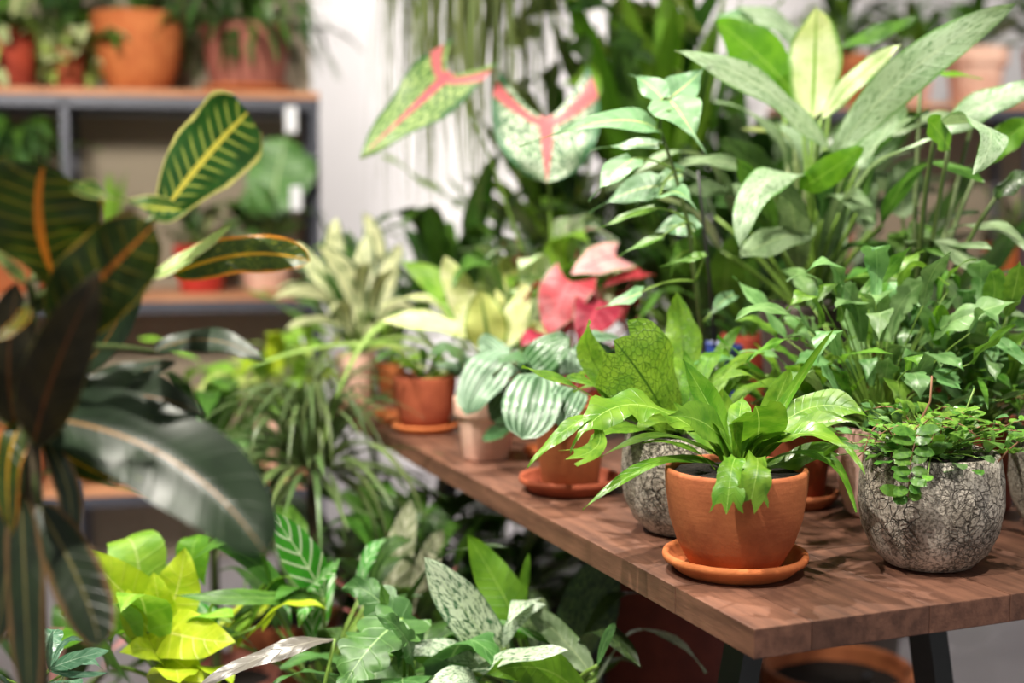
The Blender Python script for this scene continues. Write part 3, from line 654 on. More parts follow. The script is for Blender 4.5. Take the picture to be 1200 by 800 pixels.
# blue star ferns behind
def star_fern(b, label, n, L, potspec, seed, mats=('bluestar', 'bluestar', 'bluestar_green'), az=(0, 360), group=None):
    random.seed(seed)
    p = Plant('potted_fern', b, label, group)
    p.pot(*potspec)
    p.rosette(list(mats), n, L, 0.40, (10, 85), (-60, 50), (0.03, 0.19), 'strap', az=az, stalk=0.0011, spread=0.05, teeth=0.4, tfreq=2.6, n=18, wave=0.07)
    return p
p = star_fern(tp(1024, 603), 'blue star fern with lobed leaves in a pale pink pot behind the stone pot', 95, (0.06, 0.115), ('bowl', 0.054, 0.12, 'pink_clay'), 3)
D = 1.70
for a, m_, c, wp, pr, kw in [
 ((1008, 345, D), (1036, 320, D), (1068, 288, 1.66), 20, 'strap', dict(face=(-0.3, 0.3, 0.9), mat='bluestar_green')),
 ((958, 392, D), (905, 361, 1.66), (862, 374, 1.62), 32, 'lance', dict(face=(0, 0.8, 0.6), mat='bluestar', wave=0.08)),
 ((936, 396, D), (906, 402, 1.6), (874, 425, 1.56), 16, 'lance', dict(face=(0, 0.8, 0.6), mat='bluestar_green', wave=0.2, n=18)),
 ((985, 425, D), (1005, 412, 1.6), (1050, 415, 1.57), 30, 'strap', dict(face=(0, 0.8, 0.5), mat='bluestar_green', teeth=0.4, n=18)),
 ((1015, 395, D), (1000, 350, 1.68), (985, 335, 1.66), 30, 'strap', dict(face=(0, 0.5, 0.8), mat='bluestar', teeth=0.4, n=18)),
 ((1040, 400, D), (1060, 350, 1.7), (1095, 325, 1.68), 34, 'strap', dict(face=(0, 0.4, 0.9), mat='bluestar', teeth=0.5, n=18)),
 ((1000, 480, D), (980, 450, 1.62), (962, 440, 1.58), 44, 'strap', dict(face=(0, 0.5, 0.8), mat='bluestar', teeth=0.4, n=18)),
 ((990, 440, D), (960, 420, 1.66), (930, 428, 1.64), 30, 'strap', dict(face=(0, 0.7, 0.6), mat='bluestar', teeth=0.3, n=18))]:
    fc = kw.pop('face'); mt = kw.pop('mat'); p.hero(mt, a, m_, c, wp, pr, face=fc, stalk=0.001, **kw)
p = star_fern(tp(1140, 592), 'bushy blue star fern behind the round-leaved fern', 110, (0.06, 0.12), ('plain', 0.065, 0.12, 'terracotta_dark'), 5)
for a, m_, c, wp, pr, kw in [
 ((1078, 400, 1.72), (1128, 372, 1.64), (1196, 352, 1.62), 42, 'strap', dict(face=(0, 0.6, 0.8), mat='bluestar', teeth=0.5, tfreq=4, n=22)),
 ((1104, 404, 1.7), (1101, 380, 1.68), (1097, 358, 1.66), 32, 'oval', dict(face=(0.2, 0.1, 1), mat='green_back')),
 ((1150, 400, 1.72), (1165, 345, 1.7), (1160, 318, 1.68), 34, 'oval', dict(face=(0.2, 0.4, 0.9), mat='bluestar_green')),
 ((1160, 385, 1.68), (1180, 405, 1.62), (1215, 432, 1.58), 32, 'lance', dict(face=(-0.2, 0.8, 0.6), mat='bluestar')),
 ((1180, 370, 1.68), (1190, 335, 1.66), (1195, 305, 1.64), 34, 'strap', dict(face=(0, 0.4, 0.9), mat='bluestar_green', teeth=0.4, n=18)),
 ((1120, 430, 1.7), (1108, 440, 1.62), (1128, 458, 1.58), 36, 'strap', dict(face=(0, 0.7, 0.7), mat='bluestar', teeth=0.4, n=18)),
 ((1145, 440, 1.7), (1152, 452, 1.6), (1158, 480, 1.56), 14, 'lance', dict(face=(0, 0.7, 0.7), mat='bluestar_green'))]:
    fc = kw.pop('face'); mt = kw.pop('mat'); p.hero(mt, a, m_, c, wp, pr, face=fc, stalk=0.001, **kw)

# second crested fern behind the front bowl
b = tp(932, 590); dz = saucer(b, 0.058, 'terracotta', 'brown terracotta saucer half hidden behind the crested fern bowl', 0.02)
p = Plant('potted_fern', b+V((0, 0, dz)), 'light green strap-leaf fern in a brown terracotta pot behind the crested fern bowl')
p.pot('plain', 0.05, 0.105, 'terracotta_dark'); random.seed(11)
p.rosette(['fern', 'bluestar_green'], 26, (0.12, 0.19), 0.2, (30, 75), (-30, 40), (0.0, 0.04), 'strap', stalk=0.0, teeth=0.25, tfreq=5, n=18, wave=0.08)

# watermelon peperomias
b = tp(570, 536)
p = Plant('potted_plant', b, 'watermelon peperomia with striped oval leaves in a pale rimmed clay pot')
p.pot('classic', 0.0535, 0.100, 'terracotta_pale'); p.sm = M['stalk_red']; D = 2.16
for mt, a, m_, c, wp, fc in [
 ('pep', (598, 414, 2.08), (568, 440, 2.04), (546, 486, 2.02), 58, (-0.3, 0.35, 0.9)),
 ('pep_dark', (604, 446, 2.08), (590, 475, 2.06), (574, 490, 2.04), 42, (0.3, 0.3, 0.9)),
 ('pep_dark', (606, 488, 2.08), (586, 503, 2.04), (566, 517, 2.02), 24, (0, 0.8, 0.5)),
 ('pep', (600, 430, 2.06), (616, 424, 2.04), (632, 438, 2.02), 34, (0.2, 0.6, 0.7)),
 ('pep', (585, 428, 2.14), (575, 408, 2.16), (560, 400, 2.16), 36, (0, 0.7, 0.6))]:
    p.hero(mt, a, m_, c, wp, 'drop', face=fc, stalk=0.0016)
p.rosette(['pep', 'pep_dark'], 9, (0.05, 0.08), 0.75, (30, 70), (-50, 0), (0.04, 0.07), 'drop', az=(0, 200), stalk=0.0015)
b = tp(668, 574); dz = saucer(b, 0.0735, 'terracotta_dark', 'brown terracotta saucer under the slim tapered pot', 0.022)
p = Plant('potted_plant', b+V((0, 0, dz)), 'watermelon peperomia in a slim tapered terracotta pot standing in a wide saucer')
p.pot('plain', 0.0545, 0.122, 'terracotta'); p.sm = M['stalk_red']; D = 1.95
for mt, a, m_, c, wp, fc in [
 ('pep', (632, 438, 1.85), (622, 476, 1.78), (612, 514, 1.76), 72, (-0.1, 0.3, 0.95)),
 ('pep_dark', (612, 442, 1.90), (640, 414, 1.90), (668, 396, 1.90), 46, (0, 0.5, 0.8)),
 ('pep', (744, 410, 1.90), (716, 394, 1.87), (690, 398, 1.84), 34, (0, 0.9, 0.4)),
 ('pep', (676, 455, 1.84), (664, 470, 1.80), (656, 500, 1.78), 44, (0.1, 0.4, 0.9)),
 ('pep_dark', (650, 450, 1.86), (640, 470, 1.82), (632, 498, 1.80), 40, (-0.1, 0.4, 0.9)),
 ('pep', (690, 440, 1.86), (700, 420, 1.88), (705, 400, 1.88), 40, (0.2, 0.5, 0.8))]:
    p.hero(mt, a, m_, c, wp, 'drop', face=fc, stalk=0.0016)
p.rosette(['pep', 'pep_dark'], 10, (0.05, 0.08), 0.75, (30, 70), (-50, 0), (0.04, 0.08), 'drop', az=(-20, 200), stalk=0.0015)
b = tp(640, 552)
saucer(tp(636, 536), 0.03, 'terracotta_orange', 'small orange clay dish pushed behind the tapered terracotta pot', 0.018)

# round bowl with cream leaves and long spider leaves
b = tp(498, 505); dz = saucer(b, 0.060, 'terracotta_orange', 'thin orange saucer under the round brown pot with yellowish leaves', 0.016)
p = Plant('potted_plant', b+V((0, 0, dz)), 'low plant with yellow and white leaves in a round brown terracotta pot')
p.pot('bowl', 0.058, 0.098, 'terracotta_dark'); D = 2.46
for mt, a, m_, c, wp, pr, fc in [
 ('lime', (525, 430, 2.45), (500, 418, 2.42), (462, 424, 2.38), 20, 'lance', (0, 0.8, 0.5)),
 ('dieff', (520, 436, 2.42), (495, 430, 2.38), (466, 428, 2.35), 14, 'lance', (0, 0.8, 0.5)),
 ('dieff_olive', (530, 432, 2.42), (505, 443, 2.38), (480, 452, 2.36), 18, 'lance', (0, 0.7, 0.7)),
 ('spider', (520, 425, 2.46), (440, 385, 2.36), (368, 560, 2.28), 17, 'blade', (-0.4, 0.7, 0.6)),
 ('spider', (520, 425, 2.48), (420, 402, 2.42), (285, 432, 2.30), 18, 'blade', (0, 0.9, 0.5)),
 ('spider', (525, 425, 2.5), (470, 395, 2.5), (395, 420, 2.46), 14, 'blade', (0, 0.9, 0.4))]:
    p.hero(mt, a, m_, c, wp, pr, face=fc, n=18)
p.rosette(['lime', 'dieff_olive', 'green'], 12, (0.07, 0.12), 0.3, (20, 60), (-20, 20), (0.0, 0.03), 'lance', stalk=0)
saucer(tp(470, 505)+V((-0.02, 0.085, 0)), 0.038, 'terracotta_orange', 'small empty orange clay dish next to the round brown pot', 0.022)

# dumb canes
b = tp(585, 503)
p = Plant('potted_plant', b, 'dumb cane with cream leaves edged in green behind the pale rimmed pot')
p.pot('plain', 0.05, 0.12, 'terracotta_red'); D = 2.35
for mt, a, m_, c, wp, pr, fc in [
 ('dieff', (562, 398, 2.34), (508, 377, 2.30), (444, 377, 2.26), 44, 'lance', (0, 0.7, 0.7)),
 ('dieff', (566, 390, 2.36), (541, 346, 2.36), (520, 299, 2.34), 52, 'ovate', (0.2, 0.3, 0.9)),
 ('dieff_olive', (574, 412, 2.30), (569, 378, 2.28), (562, 340, 2.27), 64, 'ovate', (0, 0.2, 1)),
 ('dieff', (590, 405, 2.3), (607, 368, 2.28), (616, 330, 2.27), 44, 'ovate', (-0.3, 0.3, 0.9)),
 ('dieff_olive', (585, 390, 2.4), (595, 340, 2.45), (590, 300, 2.45), 50, 'ovate', (0, 0.3, 0.9)),
 ('lime', (560, 400, 2.4), (520, 340, 2.5), (470, 305, 2.55), 46, 'ovate', (0, 0.5, 0.8)),
 ('dieff', (600, 400, 2.32), (625, 385, 2.3), (640, 400, 2.28), 36, 'ovate', (0, 0.7, 0.7))]:
    p.hero(mt, a, m_, c, wp*1.3, pr, face=fc, stalk=0.003)
p.rosette(['dieff', 'lime', 'green', 'dieff_olive'], 10, (0.12, 0.18), 0.35, (35, 70), (-20, 30), (0.06, 0.12), 'ovate', az=(0, 200), stalk=0.003)
b = tp(418, 472)
p = Plant('potted_plant', b, 'dumb cane with cream-blotched leaves in a pale clay pot at the far table end')
p.pot('classic', 0.0425, 0.105, 'terracotta_pale'); D = 2.78
for a, m_, c, wp, fc in [
 ((430, 400, D), (410, 330, 2.78), (372, 288, 2.76), 46, (0.3, 0.3, 0.9)), ((425, 400, D), (375, 345, 2.7), (318, 352, 2.62), 36, (0, 0.7, 0.7)),
 ((430, 400, D), (425, 330, 2.8), (432, 270, 2.82), 46, (0, 0.3, 0.9)), ((425, 400, D), (385, 375, 2.7), (335, 385, 2.62), 34, (0, 0.8, 0.6)),
 ((435, 395, D), (452, 330, 2.8), (470, 285, 2.8), 40, (-0.2, 0.3, 0.9)), ((425, 400, D), (395, 310, 2.84), (395, 255, 2.86), 40, (0.2, 0.3, 0.9)),
 ((435, 400, D), (460, 360, 2.76), (490, 370, 2.74), 36, (0, 0.7, 0.7)), ((425, 400, D), (440, 300, 2.9), (425, 250, 2.92), 36, (0.2, 0.3, 0.9)),
 ((420, 400, D), (372, 320, 2.8), (345, 285, 2.8), 34, (0.2, 0.5, 0.9))]:
    p.hero('dieff_band', a, m_, c, wp*1.35, 'ovate', face=fc, stalk=0.003)
p.rosette(['dieff_band', 'green'], 12, (0.12, 0.2), 0.32, (35, 75), (-20, 30), (0.05, 0.12), 'ovate', stalk=0.003)
b = tp(459, 468); dz = saucer(b, 0.036, 'terracotta_orange', 'little orange saucer under the small orange pot', 0.012)
p = Plant('potted_plant', b+V((0, 0, dz)), 'small green plant in an orange clay pot beside the pale far-end pot')
p.pot('plain', 0.034, 0.075, 'terracotta_orange')
p.rosette(['lime', 'green'], 12, (0.07, 0.12), 0.4, (30, 75), (-20, 30), (0.03, 0.07), 'ovate', stalk=0.002)

# caladiums
b = tp(672, 520)
p = Plant('potted_plant', b, 'caladium with crimson heart-shaped leaves in the middle of the table')
p.pot('plain', 0.06, 0.12, 'terracotta_red'); p.sm = M['stalk_red']; D = 2.2
for mt, a, m_, c, wp, fc in [
 ('caladium_red', (668, 330, D), (655, 357, 2.17), (643, 395, 2.15), 70, (-0.1, 0.4, 0.9)),
 ('caladium_red', (704, 352, D), (694, 372, 2.15), (678, 404, 2.13), 64, (0.15, 0.5, 0.9)),
 ('caladium_pink', (722, 300, 2.28), (700, 306, 2.25), (668, 322, 2.22), 52, (0, 0.5, 0.9)),
 ('caladium_red', (752, 318, 2.3), (735, 322, 2.27), (705, 335, 2.25), 30, (0, 0.8, 0.5)),
 ('caladium_red', (640, 395, 2.2), (625, 395, 2.17), (610, 405, 2.15), 36, (-0.2, 0.5, 0.8)),
 ('caladium_red', (715, 405, 2.2), (712, 425, 2.17), (700, 445, 2.15), 46, (0, 0.6, 0.8))]:
    p.hero(mt, a, m_, c, wp, 'heart', face=fc, lobe=0.3, stalk=0.0022)
p.rosette(['caladium_red', 'syngonium', 'green'], 8, (0.08, 0.13), 0.7, (45, 80), (-50, 0), (0.1, 0.16), 'heart', az=(0, 180), lobe=0.3, stalk=0.002)
b = tp(650, 500)
p = Plant('potted_plant', b, 'tall caladium with white and green speckled leaves and pink veins')
p.pot('plain', 0.055, 0.13, 'terracotta'); D = 2.38
p.hero('caladium_lime', (527, 86, 2.36), (487, 124, 2.33), (421, 185, 2.30), 92, 'heart', face=(-0.25, 0.3, 0.95), lobe=0.34, stalk=0.003)
p.hero('caladium', (640, 138, 2.34), (641, 174, 2.31), (641, 214, 2.30), 138, 'cordate', face=(0.0, 0.2, 1), lobe=0.95, stalk=0.003, n=18, m=5)
p.rosette(['syngonium', 'caladium', 'lime', 'green'], 14, (0.09, 0.15), 0.7, (50, 85), (-50, 0), (0.1, 0.2), 'heart', lobe=0.3, stalk=0.002)
b = tp(600, 485)+V((0.03, 0.03, 0))
p = Plant('potted_plant', b, 'arrowhead plant with pale green leaves between the caladiums')
p.pot('plain', 0.055, 0.11, 'terracotta'); random.seed(31)
p.rosette(['syngonium', 'lime', 'green'], 26, (0.08, 0.14), 0.6, (40, 85), (-50, 10), (0.08, 0.2), 'heart', lobe=0.3, stalk=0.002)

# bodhi fig with tailed leaves, tied to a stake, in a blue pot
b = tp(822, 545)
p = Plant('potted_plant', b, 'young fig with blue-green tailed leaves on a thin stem in a blue pot')
p.pot('cylinder', 0.062, 0.19, 'blue_glaze')
stem = [p.crown, W(826, 430, 2.0), W(822, 380, 1.9), W(815, 330, 1.86), W(806, 260, 1.83), W(790, 200, 1.81), W(773, 150, 1.80), W(772, 118, 1.80)]
tube('stem', [q-p.b for q in stem], 0.004, 0.0022, M['stalk_dark'], p.o)
st2 = [p.crown+V((0.02, 0, 0)), W(832, 330, 1.92), W(822, 240, 1.9), W(818, 200, 1.9)]
tube('stake', [q-p.b for q in st2], 0.0025, 0.0022, M['cord'], p.o)
tube('stake', [W(811, 470, 2.02)-p.b, W(812, 400, 2.0)-p.b], 0.004, 0.004, M['stake'], p.o)
D = 1.8
for mt, nd, a, m_, c, wp, fc in [
 ('ficus', 6, (785, 118, D), (801, 138, 1.77), (828, 182, 1.74), 72, (0.1, 0.45, 0.9)),
 ('ficus', 6, (768, 150, D), (708, 142, 1.77), (608, 172, 1.74), 46, (-0.1, 0.6, 0.8)),
 ('ficus', 7, (776, 115, D), (757, 97, 1.82), (735, 86, 1.83), 36, (-0.2, 0.6, 0.8)),
 ('ficus', 7, (783, 116, 1.82), (808, 96, 1.84), (832, 72, 1.86), 46, (0.2, 0.4, 0.9)),
 ('ficus', 5, (742, 186, D), (718, 205, 1.77), (690, 236, 1.75), 48, (-0.4, 0.5, 0.8)),
 ('ficus', 5, (772, 232, D), (797, 226, 1.77), (818, 250, 1.75), 40, (0.2, 0.6, 0.8)),
 ('ficus', 6, (772, 170, D), (735, 170, 1.82), (690, 176, 1.83), 30, (0, 0.8, 0.5)),
 ('ficus', 5, (772, 218, 1.84), (735, 226, 1.86), (690, 250, 1.87), 46, (-0.2, 0.5, 0.8)),
 ('ficus_green', 4, (765, 244, D), (728, 256, 1.8), (698, 270, 1.8), 22, (0, 0.9, 0.4)),
 ('ficus_green', 4, (775, 278, D), (748, 288, 1.8), (722, 302, 1.8), 20, (0, 0.9, 0.4)),
 ('ficus_green', 3, (826, 298, D), (805, 304, 1.8), (772, 312, 1.8), 22, (0, 0.9, 0.4)),
 ('ficus', 3, (752, 342, D), (728, 352, 1.82), (698, 362, 1.82), 26, (0, 0.7, 0.6)),
 ('ficus', 5, (800, 205, 1.84), (775, 215, 1.86), (745, 240, 1.86), 36, (0, 0.6, 0.8)),
 ('ficus', 4, (815, 270, 1.86), (785, 265, 1.88), (755, 285, 1.88), 36, (0, 0.6, 0.8)),
 ('ficus_green', 4, (815, 295, 1.86), (795, 300, 1.88), (785, 330, 1.88), 34, (0, 0.4, 0.9)),
 ('ficus', 2, (860, 345, 1.9), (843, 356, 1.88), (828, 380, 1.86), 22, (0, 0.7, 0.7)),
 ('ficus_green', 6, (770, 145, D), (780, 130, 1.78), (795, 128, 1.77), 14, (0, 0.8, 0.5))]:
    p.crown = stem[nd]
    p.hero(mt, a, m_, c, wp, 'tail', face=fc, stalk=0.0016, n=20, lobe=0.06, fold=0.2)

# silver aglaonema, the big plant
b = W(945, 520, 2.15); b.z = TOP+0.0002
p = Plant('potted_plant', b, 'big aglaonema with long silver-green leaves towering over the table plants')
p.pot('plain', 0.08, 0.25, 'dark_planter'); p.crown = p.b+V((0, 0, 0.22))
al = [
 ('aglo', (972, 190, 2.0), (1062, 88, 1.86), (1192, 4, 1.76), 72, 'lance', (0.3, 0.35, 0.9)),
 ('aglo_cream', (952, 138, 2.08), (955, 66, 2.08), (957, 8, 2.04), 84, 'ovate', (0, 0.15, 1)),
 ('aglo', (970, 175, 2.02), (895, 104, 1.92), (790, 60, 1.84), 58, 'lance', (-0.3, 0.4, 0.9)),
 ('green_back', (938, 120, 2.14), (890, 66, 2.12), (836, 24, 2.08), 82, 'ovate', (0.1, 0.1, 1)),
 ('aglo_cream', (962, 140, 2.0), (1004, 92, 1.96), (1056, 52, 1.92), 38, 'lance', (-0.1, 0.4, 0.9)),
 ('aglo', (948, 208, 1.98), (894, 216, 1.84), (866, 290, 1.80), 60, 'ovate', (-0.25, 0.5, 0.85)),
 ('green_back', (938, 222, 1.94), (975, 198, 1.88), (1012, 172, 1.84), 46, 'ovate', (0.1, 0.1, 1)),
 ('green_back', (1112, 172, 1.80), (1098, 152, 1.74), (1086, 140, 1.72), 44, 'ovate', (0, 0.1, 1)),
 ('aglo', (1098, 146, 1.78), (1158, 150, 1.68), (1142, 204, 1.63), 62, 'ovate', (0.35, 0.5, 0.8)),
 ('aglo', (1096, 160, 1.98), (1152, 124, 1.94), (1222, 98, 1.9), 56, 'lance', (0.1, 0.5, 0.9)),
 ('aglo_grey', (1140, 140, 2.02), (1090, 138, 2.0), (1045, 160, 1.98), 36, 'lance', (0, 0.8, 0.5)),
 ('aglo', (984, 250, 2.0), (1022, 196, 1.9), (1092, 163, 1.84), 32, 'lance', (0.1, 0.8, 0.5)),
 ('aglo_grey', (1062, 286, 1.95), (1112, 288, 1.84), (1152, 336, 1.78), 60, 'ovate', (0.3, 0.5, 0.8)),
 ('aglo_grey', (1112, 272, 1.92), (1162, 264, 1.86), (1216, 300, 1.8), 40, 'lance', (0.1, 0.8, 0.6)),
 ('deep', (1166, 232, 1.8), (1188, 214, 1.78), (1220, 208, 1.76), 44, 'ovate', (0, 0.6, 0.7)),
 ('aglo_grey', (1058, 256, 2.1), (1060, 216, 2.1), (1072, 182, 2.08), 58, 'ovate', (0, 0.2, 1)),
 ('aglo_grey', (902, 214, 2.05), (852, 190, 1.98), (792, 194, 1.92), 40, 'lance', (0, 0.7, 0.7)),
 ('aglo_grey', (900, 236, 2.08), (850, 222, 2.04), (800, 225, 2.0), 44, 'ovate', (0, 0.7, 0.7)),
 ('aglo_grey', (955, 266, 2.0), (905, 282, 1.92), (866, 302, 1.88), 52, 'ovate', (-0.1, 0.5, 0.9)),
 ('aglo', (1006, 196, 2.02), (1038, 152, 2.02), (1056, 112, 2.0), 56, 'ovate', (0, 0.3, 1)),
 ('deep', (930, 230, 2.15), (880, 190, 2.15), (840, 165, 2.12), 60, 'ovate', (0, 0.5, 0.9)),
 ('deep', (915, 250, 2.18), (870, 235, 2.2), (835, 240, 2.18), 60, 'ovate', (0, 0.6, 0.8)),
 ('green', (990, 200, 2.1), (1010, 150, 2.12), (1040, 130, 2.12), 60, 'ovate', (0, 0.3, 1)),
 ('ficus', (900, 40, 2.3), (872, 22, 2.3), (838, 20, 2.3), 36, 'ovate', (0, 0.6, 0.8)),
 ('aglo', (950, 60, 2.3), (905, 24, 2.3), (862, 10, 2.3), 40, 'ovate', (0, 0.5, 0.8)),
 ('green', (985, 55, 2.2), (1030, 38, 2.2), (1075, 20, 2.2), 34, 'lance', (0, 0.6, 0.8)),
 ('green_back', (1080, 85, 2.0), (1110, 86, 1.98), (1152, 92, 1.96), 18, 'lance', (0, 0.8, 0.5)),
 ('green_back', (1150, 190, 1.95), (1180, 160, 1.93), (1215, 145, 1.9), 50, 'ovate', (0, 0.4, 0.9)),
 ('aglo_grey', (1020, 270, 2.1), (1010, 220, 2.12), (1030, 185, 2.12), 50, 'ovate', (0.2, 0.3, 1)),
]
b2 = W(1066, 520, 1.95); b2.z = TOP+0.0002
p2 = Plant('potted_plant', b2, 'smaller aglaonema with drooping grey-green leaves beside the big silver one')
p2.pot('plain', 0.07, 0.19, 'terracotta_red'); p2.sm = M['stalk_dark']
for mt, a, m_, c, wp, pr, fc in al:
    q = p2 if a[0] >= 1050 else p
    q.hero(mt, a, m_, c, wp*1.22, pr, face=fc, stalk=0.0036, n=16, wave=0.06, wfreq=2)
random.seed(13)
p.rosette(['aglo', 'aglo_grey', 'deep', 'green', 'aglo_cream'], 22, (0.17, 0.24), 0.36, (45, 85), (-30, 40), (0.1, 0.24), 'ovate', stalk=0.0034, wave=0.05, spread=0.05)
p2.rosette(['aglo_grey', 'deep', 'green'], 14, (0.13, 0.18), 0.4, (40, 85), (-30, 30), (0.05, 0.14), 'ovate', stalk=0.003, wave=0.05, spread=0.04)

# red pot in front of it
b = tp(885, 515)
p = Plant('potted_plant', b, 'leafy green plant in a tall red clay pot in front of the big aglaonema')
p.pot('classic', 0.062, 0.185, 'terracotta_red'); random.seed(41)
p.rosette(['deep', 'green'], 12, (0.07, 0.12), 0.4, (20, 70), (-40, 10), (0.02, 0.06), 'ovate', stalk=0.0015)
# ------------------------------------------------------------------ floor plants to the left of the table
def floor_plant(name, px, d, label, potspec, crown_z, sm='stalk', auto=True):
    b = W(px, 600, d); b.z = 0.0
    p = Plant(name, b, label); p.pot(*potspec); p.base_crown = p.crown.copy()
    p.crown = V((b.x, b.y, crown_z)); p.sm = M[sm]
    if auto: trunk(p, 0.011)
    return p
def trunk(p, r, mat='stalk_dark', lean=V((0, 0, 0))):
    c0 = p.base_crown-V((0, 0, 0.01)); c1 = p.crown
    pts = [c0.lerp(c1, k/6)+lean*math.sin(math.pi*k/6)-p.b for k in range(7)]
    tube('stem', pts, r, r*0.75, M[mat], p.o, seg=8)

# croton
p = floor_plant('potted_croton', 30, 1.06, 'large croton with dark leaves veined orange and yellow', ('plain', 0.15, 0.28, 'terracotta_dark'), 0.99, 'stalk_dark', False)
top = W(40, 330, 1.06); low = W(34, 470, 1.05)
p.crown = low; trunk(p, 0.011, 'bark')
tube('stem', [low-p.b, W(30, 400, 1.06)-p.b, top-p.b], 0.008, 0.005, M['bark'], p.o, seg=8)
cr = [
 ('croton_yellow', (186, 256, 1.12), (238, 188, 1.12), (290, 132, 1.10), 104, 'broad', (0.1, 0.4, 0.9), dict(wave=0.05, wfreq=1.3)),
 ('croton_yellow', (216, 246, 1.13), (152, 238, 1.02), (88, 214, 0.97), 74, 'ovate', (-0.1, 0.25, 0.95), dict(wave=0.12, wfreq=1.5)),
 ('croton_dark', (66, 330, 1.05), (46, 262, 1.02), (50, 196, 1.0), 150, 'broad', (0.15, 0.0, 1), dict(wave=0.06)),
 ('croton_dark', (58, 390, 1.03), (118, 326, 1.00), (182, 262, 0.98), 104, 'oval', (0.2, 0.1, 1), dict(wave=0.05, wfreq=2)),
 ('croton_brown', (40, 520, 1.03), (66, 430, 0.98), (118, 316, 0.96), 120, 'ovate', (0.3, 0.0, 1), {}),
 ('croton_brown', (20, 500, 1.06), (10, 430, 1.03), (20, 330, 1.02), 120, 'ovate', (0.0, 0.0, 1), {}),
 ('croton_orange', (200, 322, 1.16), (286, 298, 1.17), (364, 306, 1.17), 50, 'oval', (0.05, 0.25, 0.97), dict(wave=0.08, wfreq=2)),
 ('croton_pale', (160, 332, 1.14), (214, 304, 1.16), (272, 262, 1.17), 36, 'lance', (0, 0.7, 0.7), {}),
 ('croton_pale', (140, 344, 1.12), (192, 320, 1.13), (228, 304, 1.14), 20, 'lance', (0, 0.8, 0.5), {}),
 ('croton_grey', (90, 440, 1.10), (140, 372, 1.11), (166, 296, 1.11), 60, 'ovate', (0.2, 0.1, 1), {}),
 ('croton_grey', (180, 412, 1.12), (246, 398, 1.12), (310, 424, 1.10), 56, 'ovate', (0.1, 0.6, 0.8), {}),
 ('croton_grey', (40, 488, 1.05), (196, 536, 1.02), (312, 650, 0.98), 128, 'oval', (0.25, 0.5, 0.85), dict(fold=0.3, wave=0.05, wfreq=2)),
 ('croton_grey', (55, 480, 1.08), (130, 446, 1.08), (206, 424, 1.08), 64, 'ovate', (0, 0.6, 0.8), {}),
 ('croton_grey', (60, 488, 1.07), (145, 462, 1.07), (240, 486, 1.07), 108, 'ovate', (0.1, 0.5, 0.9), {}),
 ('croton_orange', (46, 512, 1.08), (98, 546, 1.08), (148, 566, 1.07), 50, 'ovate', (0, 0.6, 0.8), dict(wave=0.06)),
 ('croton_tan', (50, 510, 1.07), (82, 585, 1.05), (74, 662, 1.04), 46, 'ovate', (0.2, 0.2, 1), {}),
 ('croton_tan', (44, 590, 1.05), (92, 680, 1.02), (118, 758, 1.0), 66, 'oval', (0.1, 0.2, 1), {}),
 ('croton_tan', (24, 580, 1.04), (30, 700, 1.02), (36, 850, 1.0), 74, 'ovate', (0, 0.2, 1), {}),
 ('croton_tan', (10, 560, 1.06), (6, 680, 1.05), (-10, 760, 1.04), 70, 'ovate', (0, 0.2, 1), {}),
 ('croton_orange', (32, 490, 1.06), (10, 540, 1.04), (14, 630, 1.03), 60, 'ovate', (-0.1, 0.2, 1), dict(wave=0.06)),
 ('croton_yellow', (40, 300, 1.10), (8, 240, 1.1), (-30, 220, 1.1), 44, 'ovate', (0, 0.5, 0.9), {}),
 ('croton_pale', (30, 330, 1.0), (12, 312, 0.98), (-14, 290, 0.97), 26, 'ovate', (0, 0.5, 0.9), {}),
 ('croton_orange', (30, 360, 1.0), (20, 380, 0.98), (-10, 400, 0.96), 30, 'ovate', (0, 0.6, 0.8), {}),
 ('croton_brown', (30, 470, 1.1), (-20, 470, 1.1), (-70, 500, 1.1), 90, 'ovate', (0, 0.5, 0.9), {}),
 ('lime', (30, 470, 1.08), (20, 450, 1.05), (-6, 425, 1.04), 18, 'lance', (0, 0.5, 0.9), {}),
 ('lime', (40, 480, 1.08), (62, 470, 1.06), (82, 452, 1.04), 14, 'lance', (0, 0.5, 0.9), {}),
]
for mt, a, m_, c, wp, pr, fc, kw in cr:
    p.crown = top.lerp(low, min(1, max(0, (a[1]-300)/180)))
    p.hero(mt, a, m_, c, wp, pr, face=fc, stalk=0.003, n=18, m=4, **kw)
# little ivy sprig
p = floor_plant('potted_ivy', 20, 1.42, 'small ivy with glossy grey-green lobed leaves below the croton', ('plain', 0.1, 0.3, 'terracotta'), 0.74, 'stalk', False)
p.crown = W(40, 815, 1.42); trunk(p, 0.004)
for a, m_, c, wp in [((58, 784, 1.41), (88, 772, 1.40), (128, 762, 1.39), 40), ((58, 786, 1.41), (92, 790, 1.40), (126, 788, 1.39), 16), ((58, 786, 1.41), (58, 762, 1.4), (62, 738, 1.4), 16), ((58, 786, 1.41), (76, 752, 1.42), (98, 752, 1.41), 14)]:
    p.hero('ivy', a, m_, c, wp, 'lance', face=(-0.1, 0.6, 0.8), stalk=0.0012, teeth=0.35, tfreq=2.2, n=16)
p.rosette('ivy', 4, (0.04, 0.06), 0.7, (20, 60), (-40, 10), (0.03, 0.06), 'heart', lobe=0.3, teeth=0.3, tfreq=2.5)

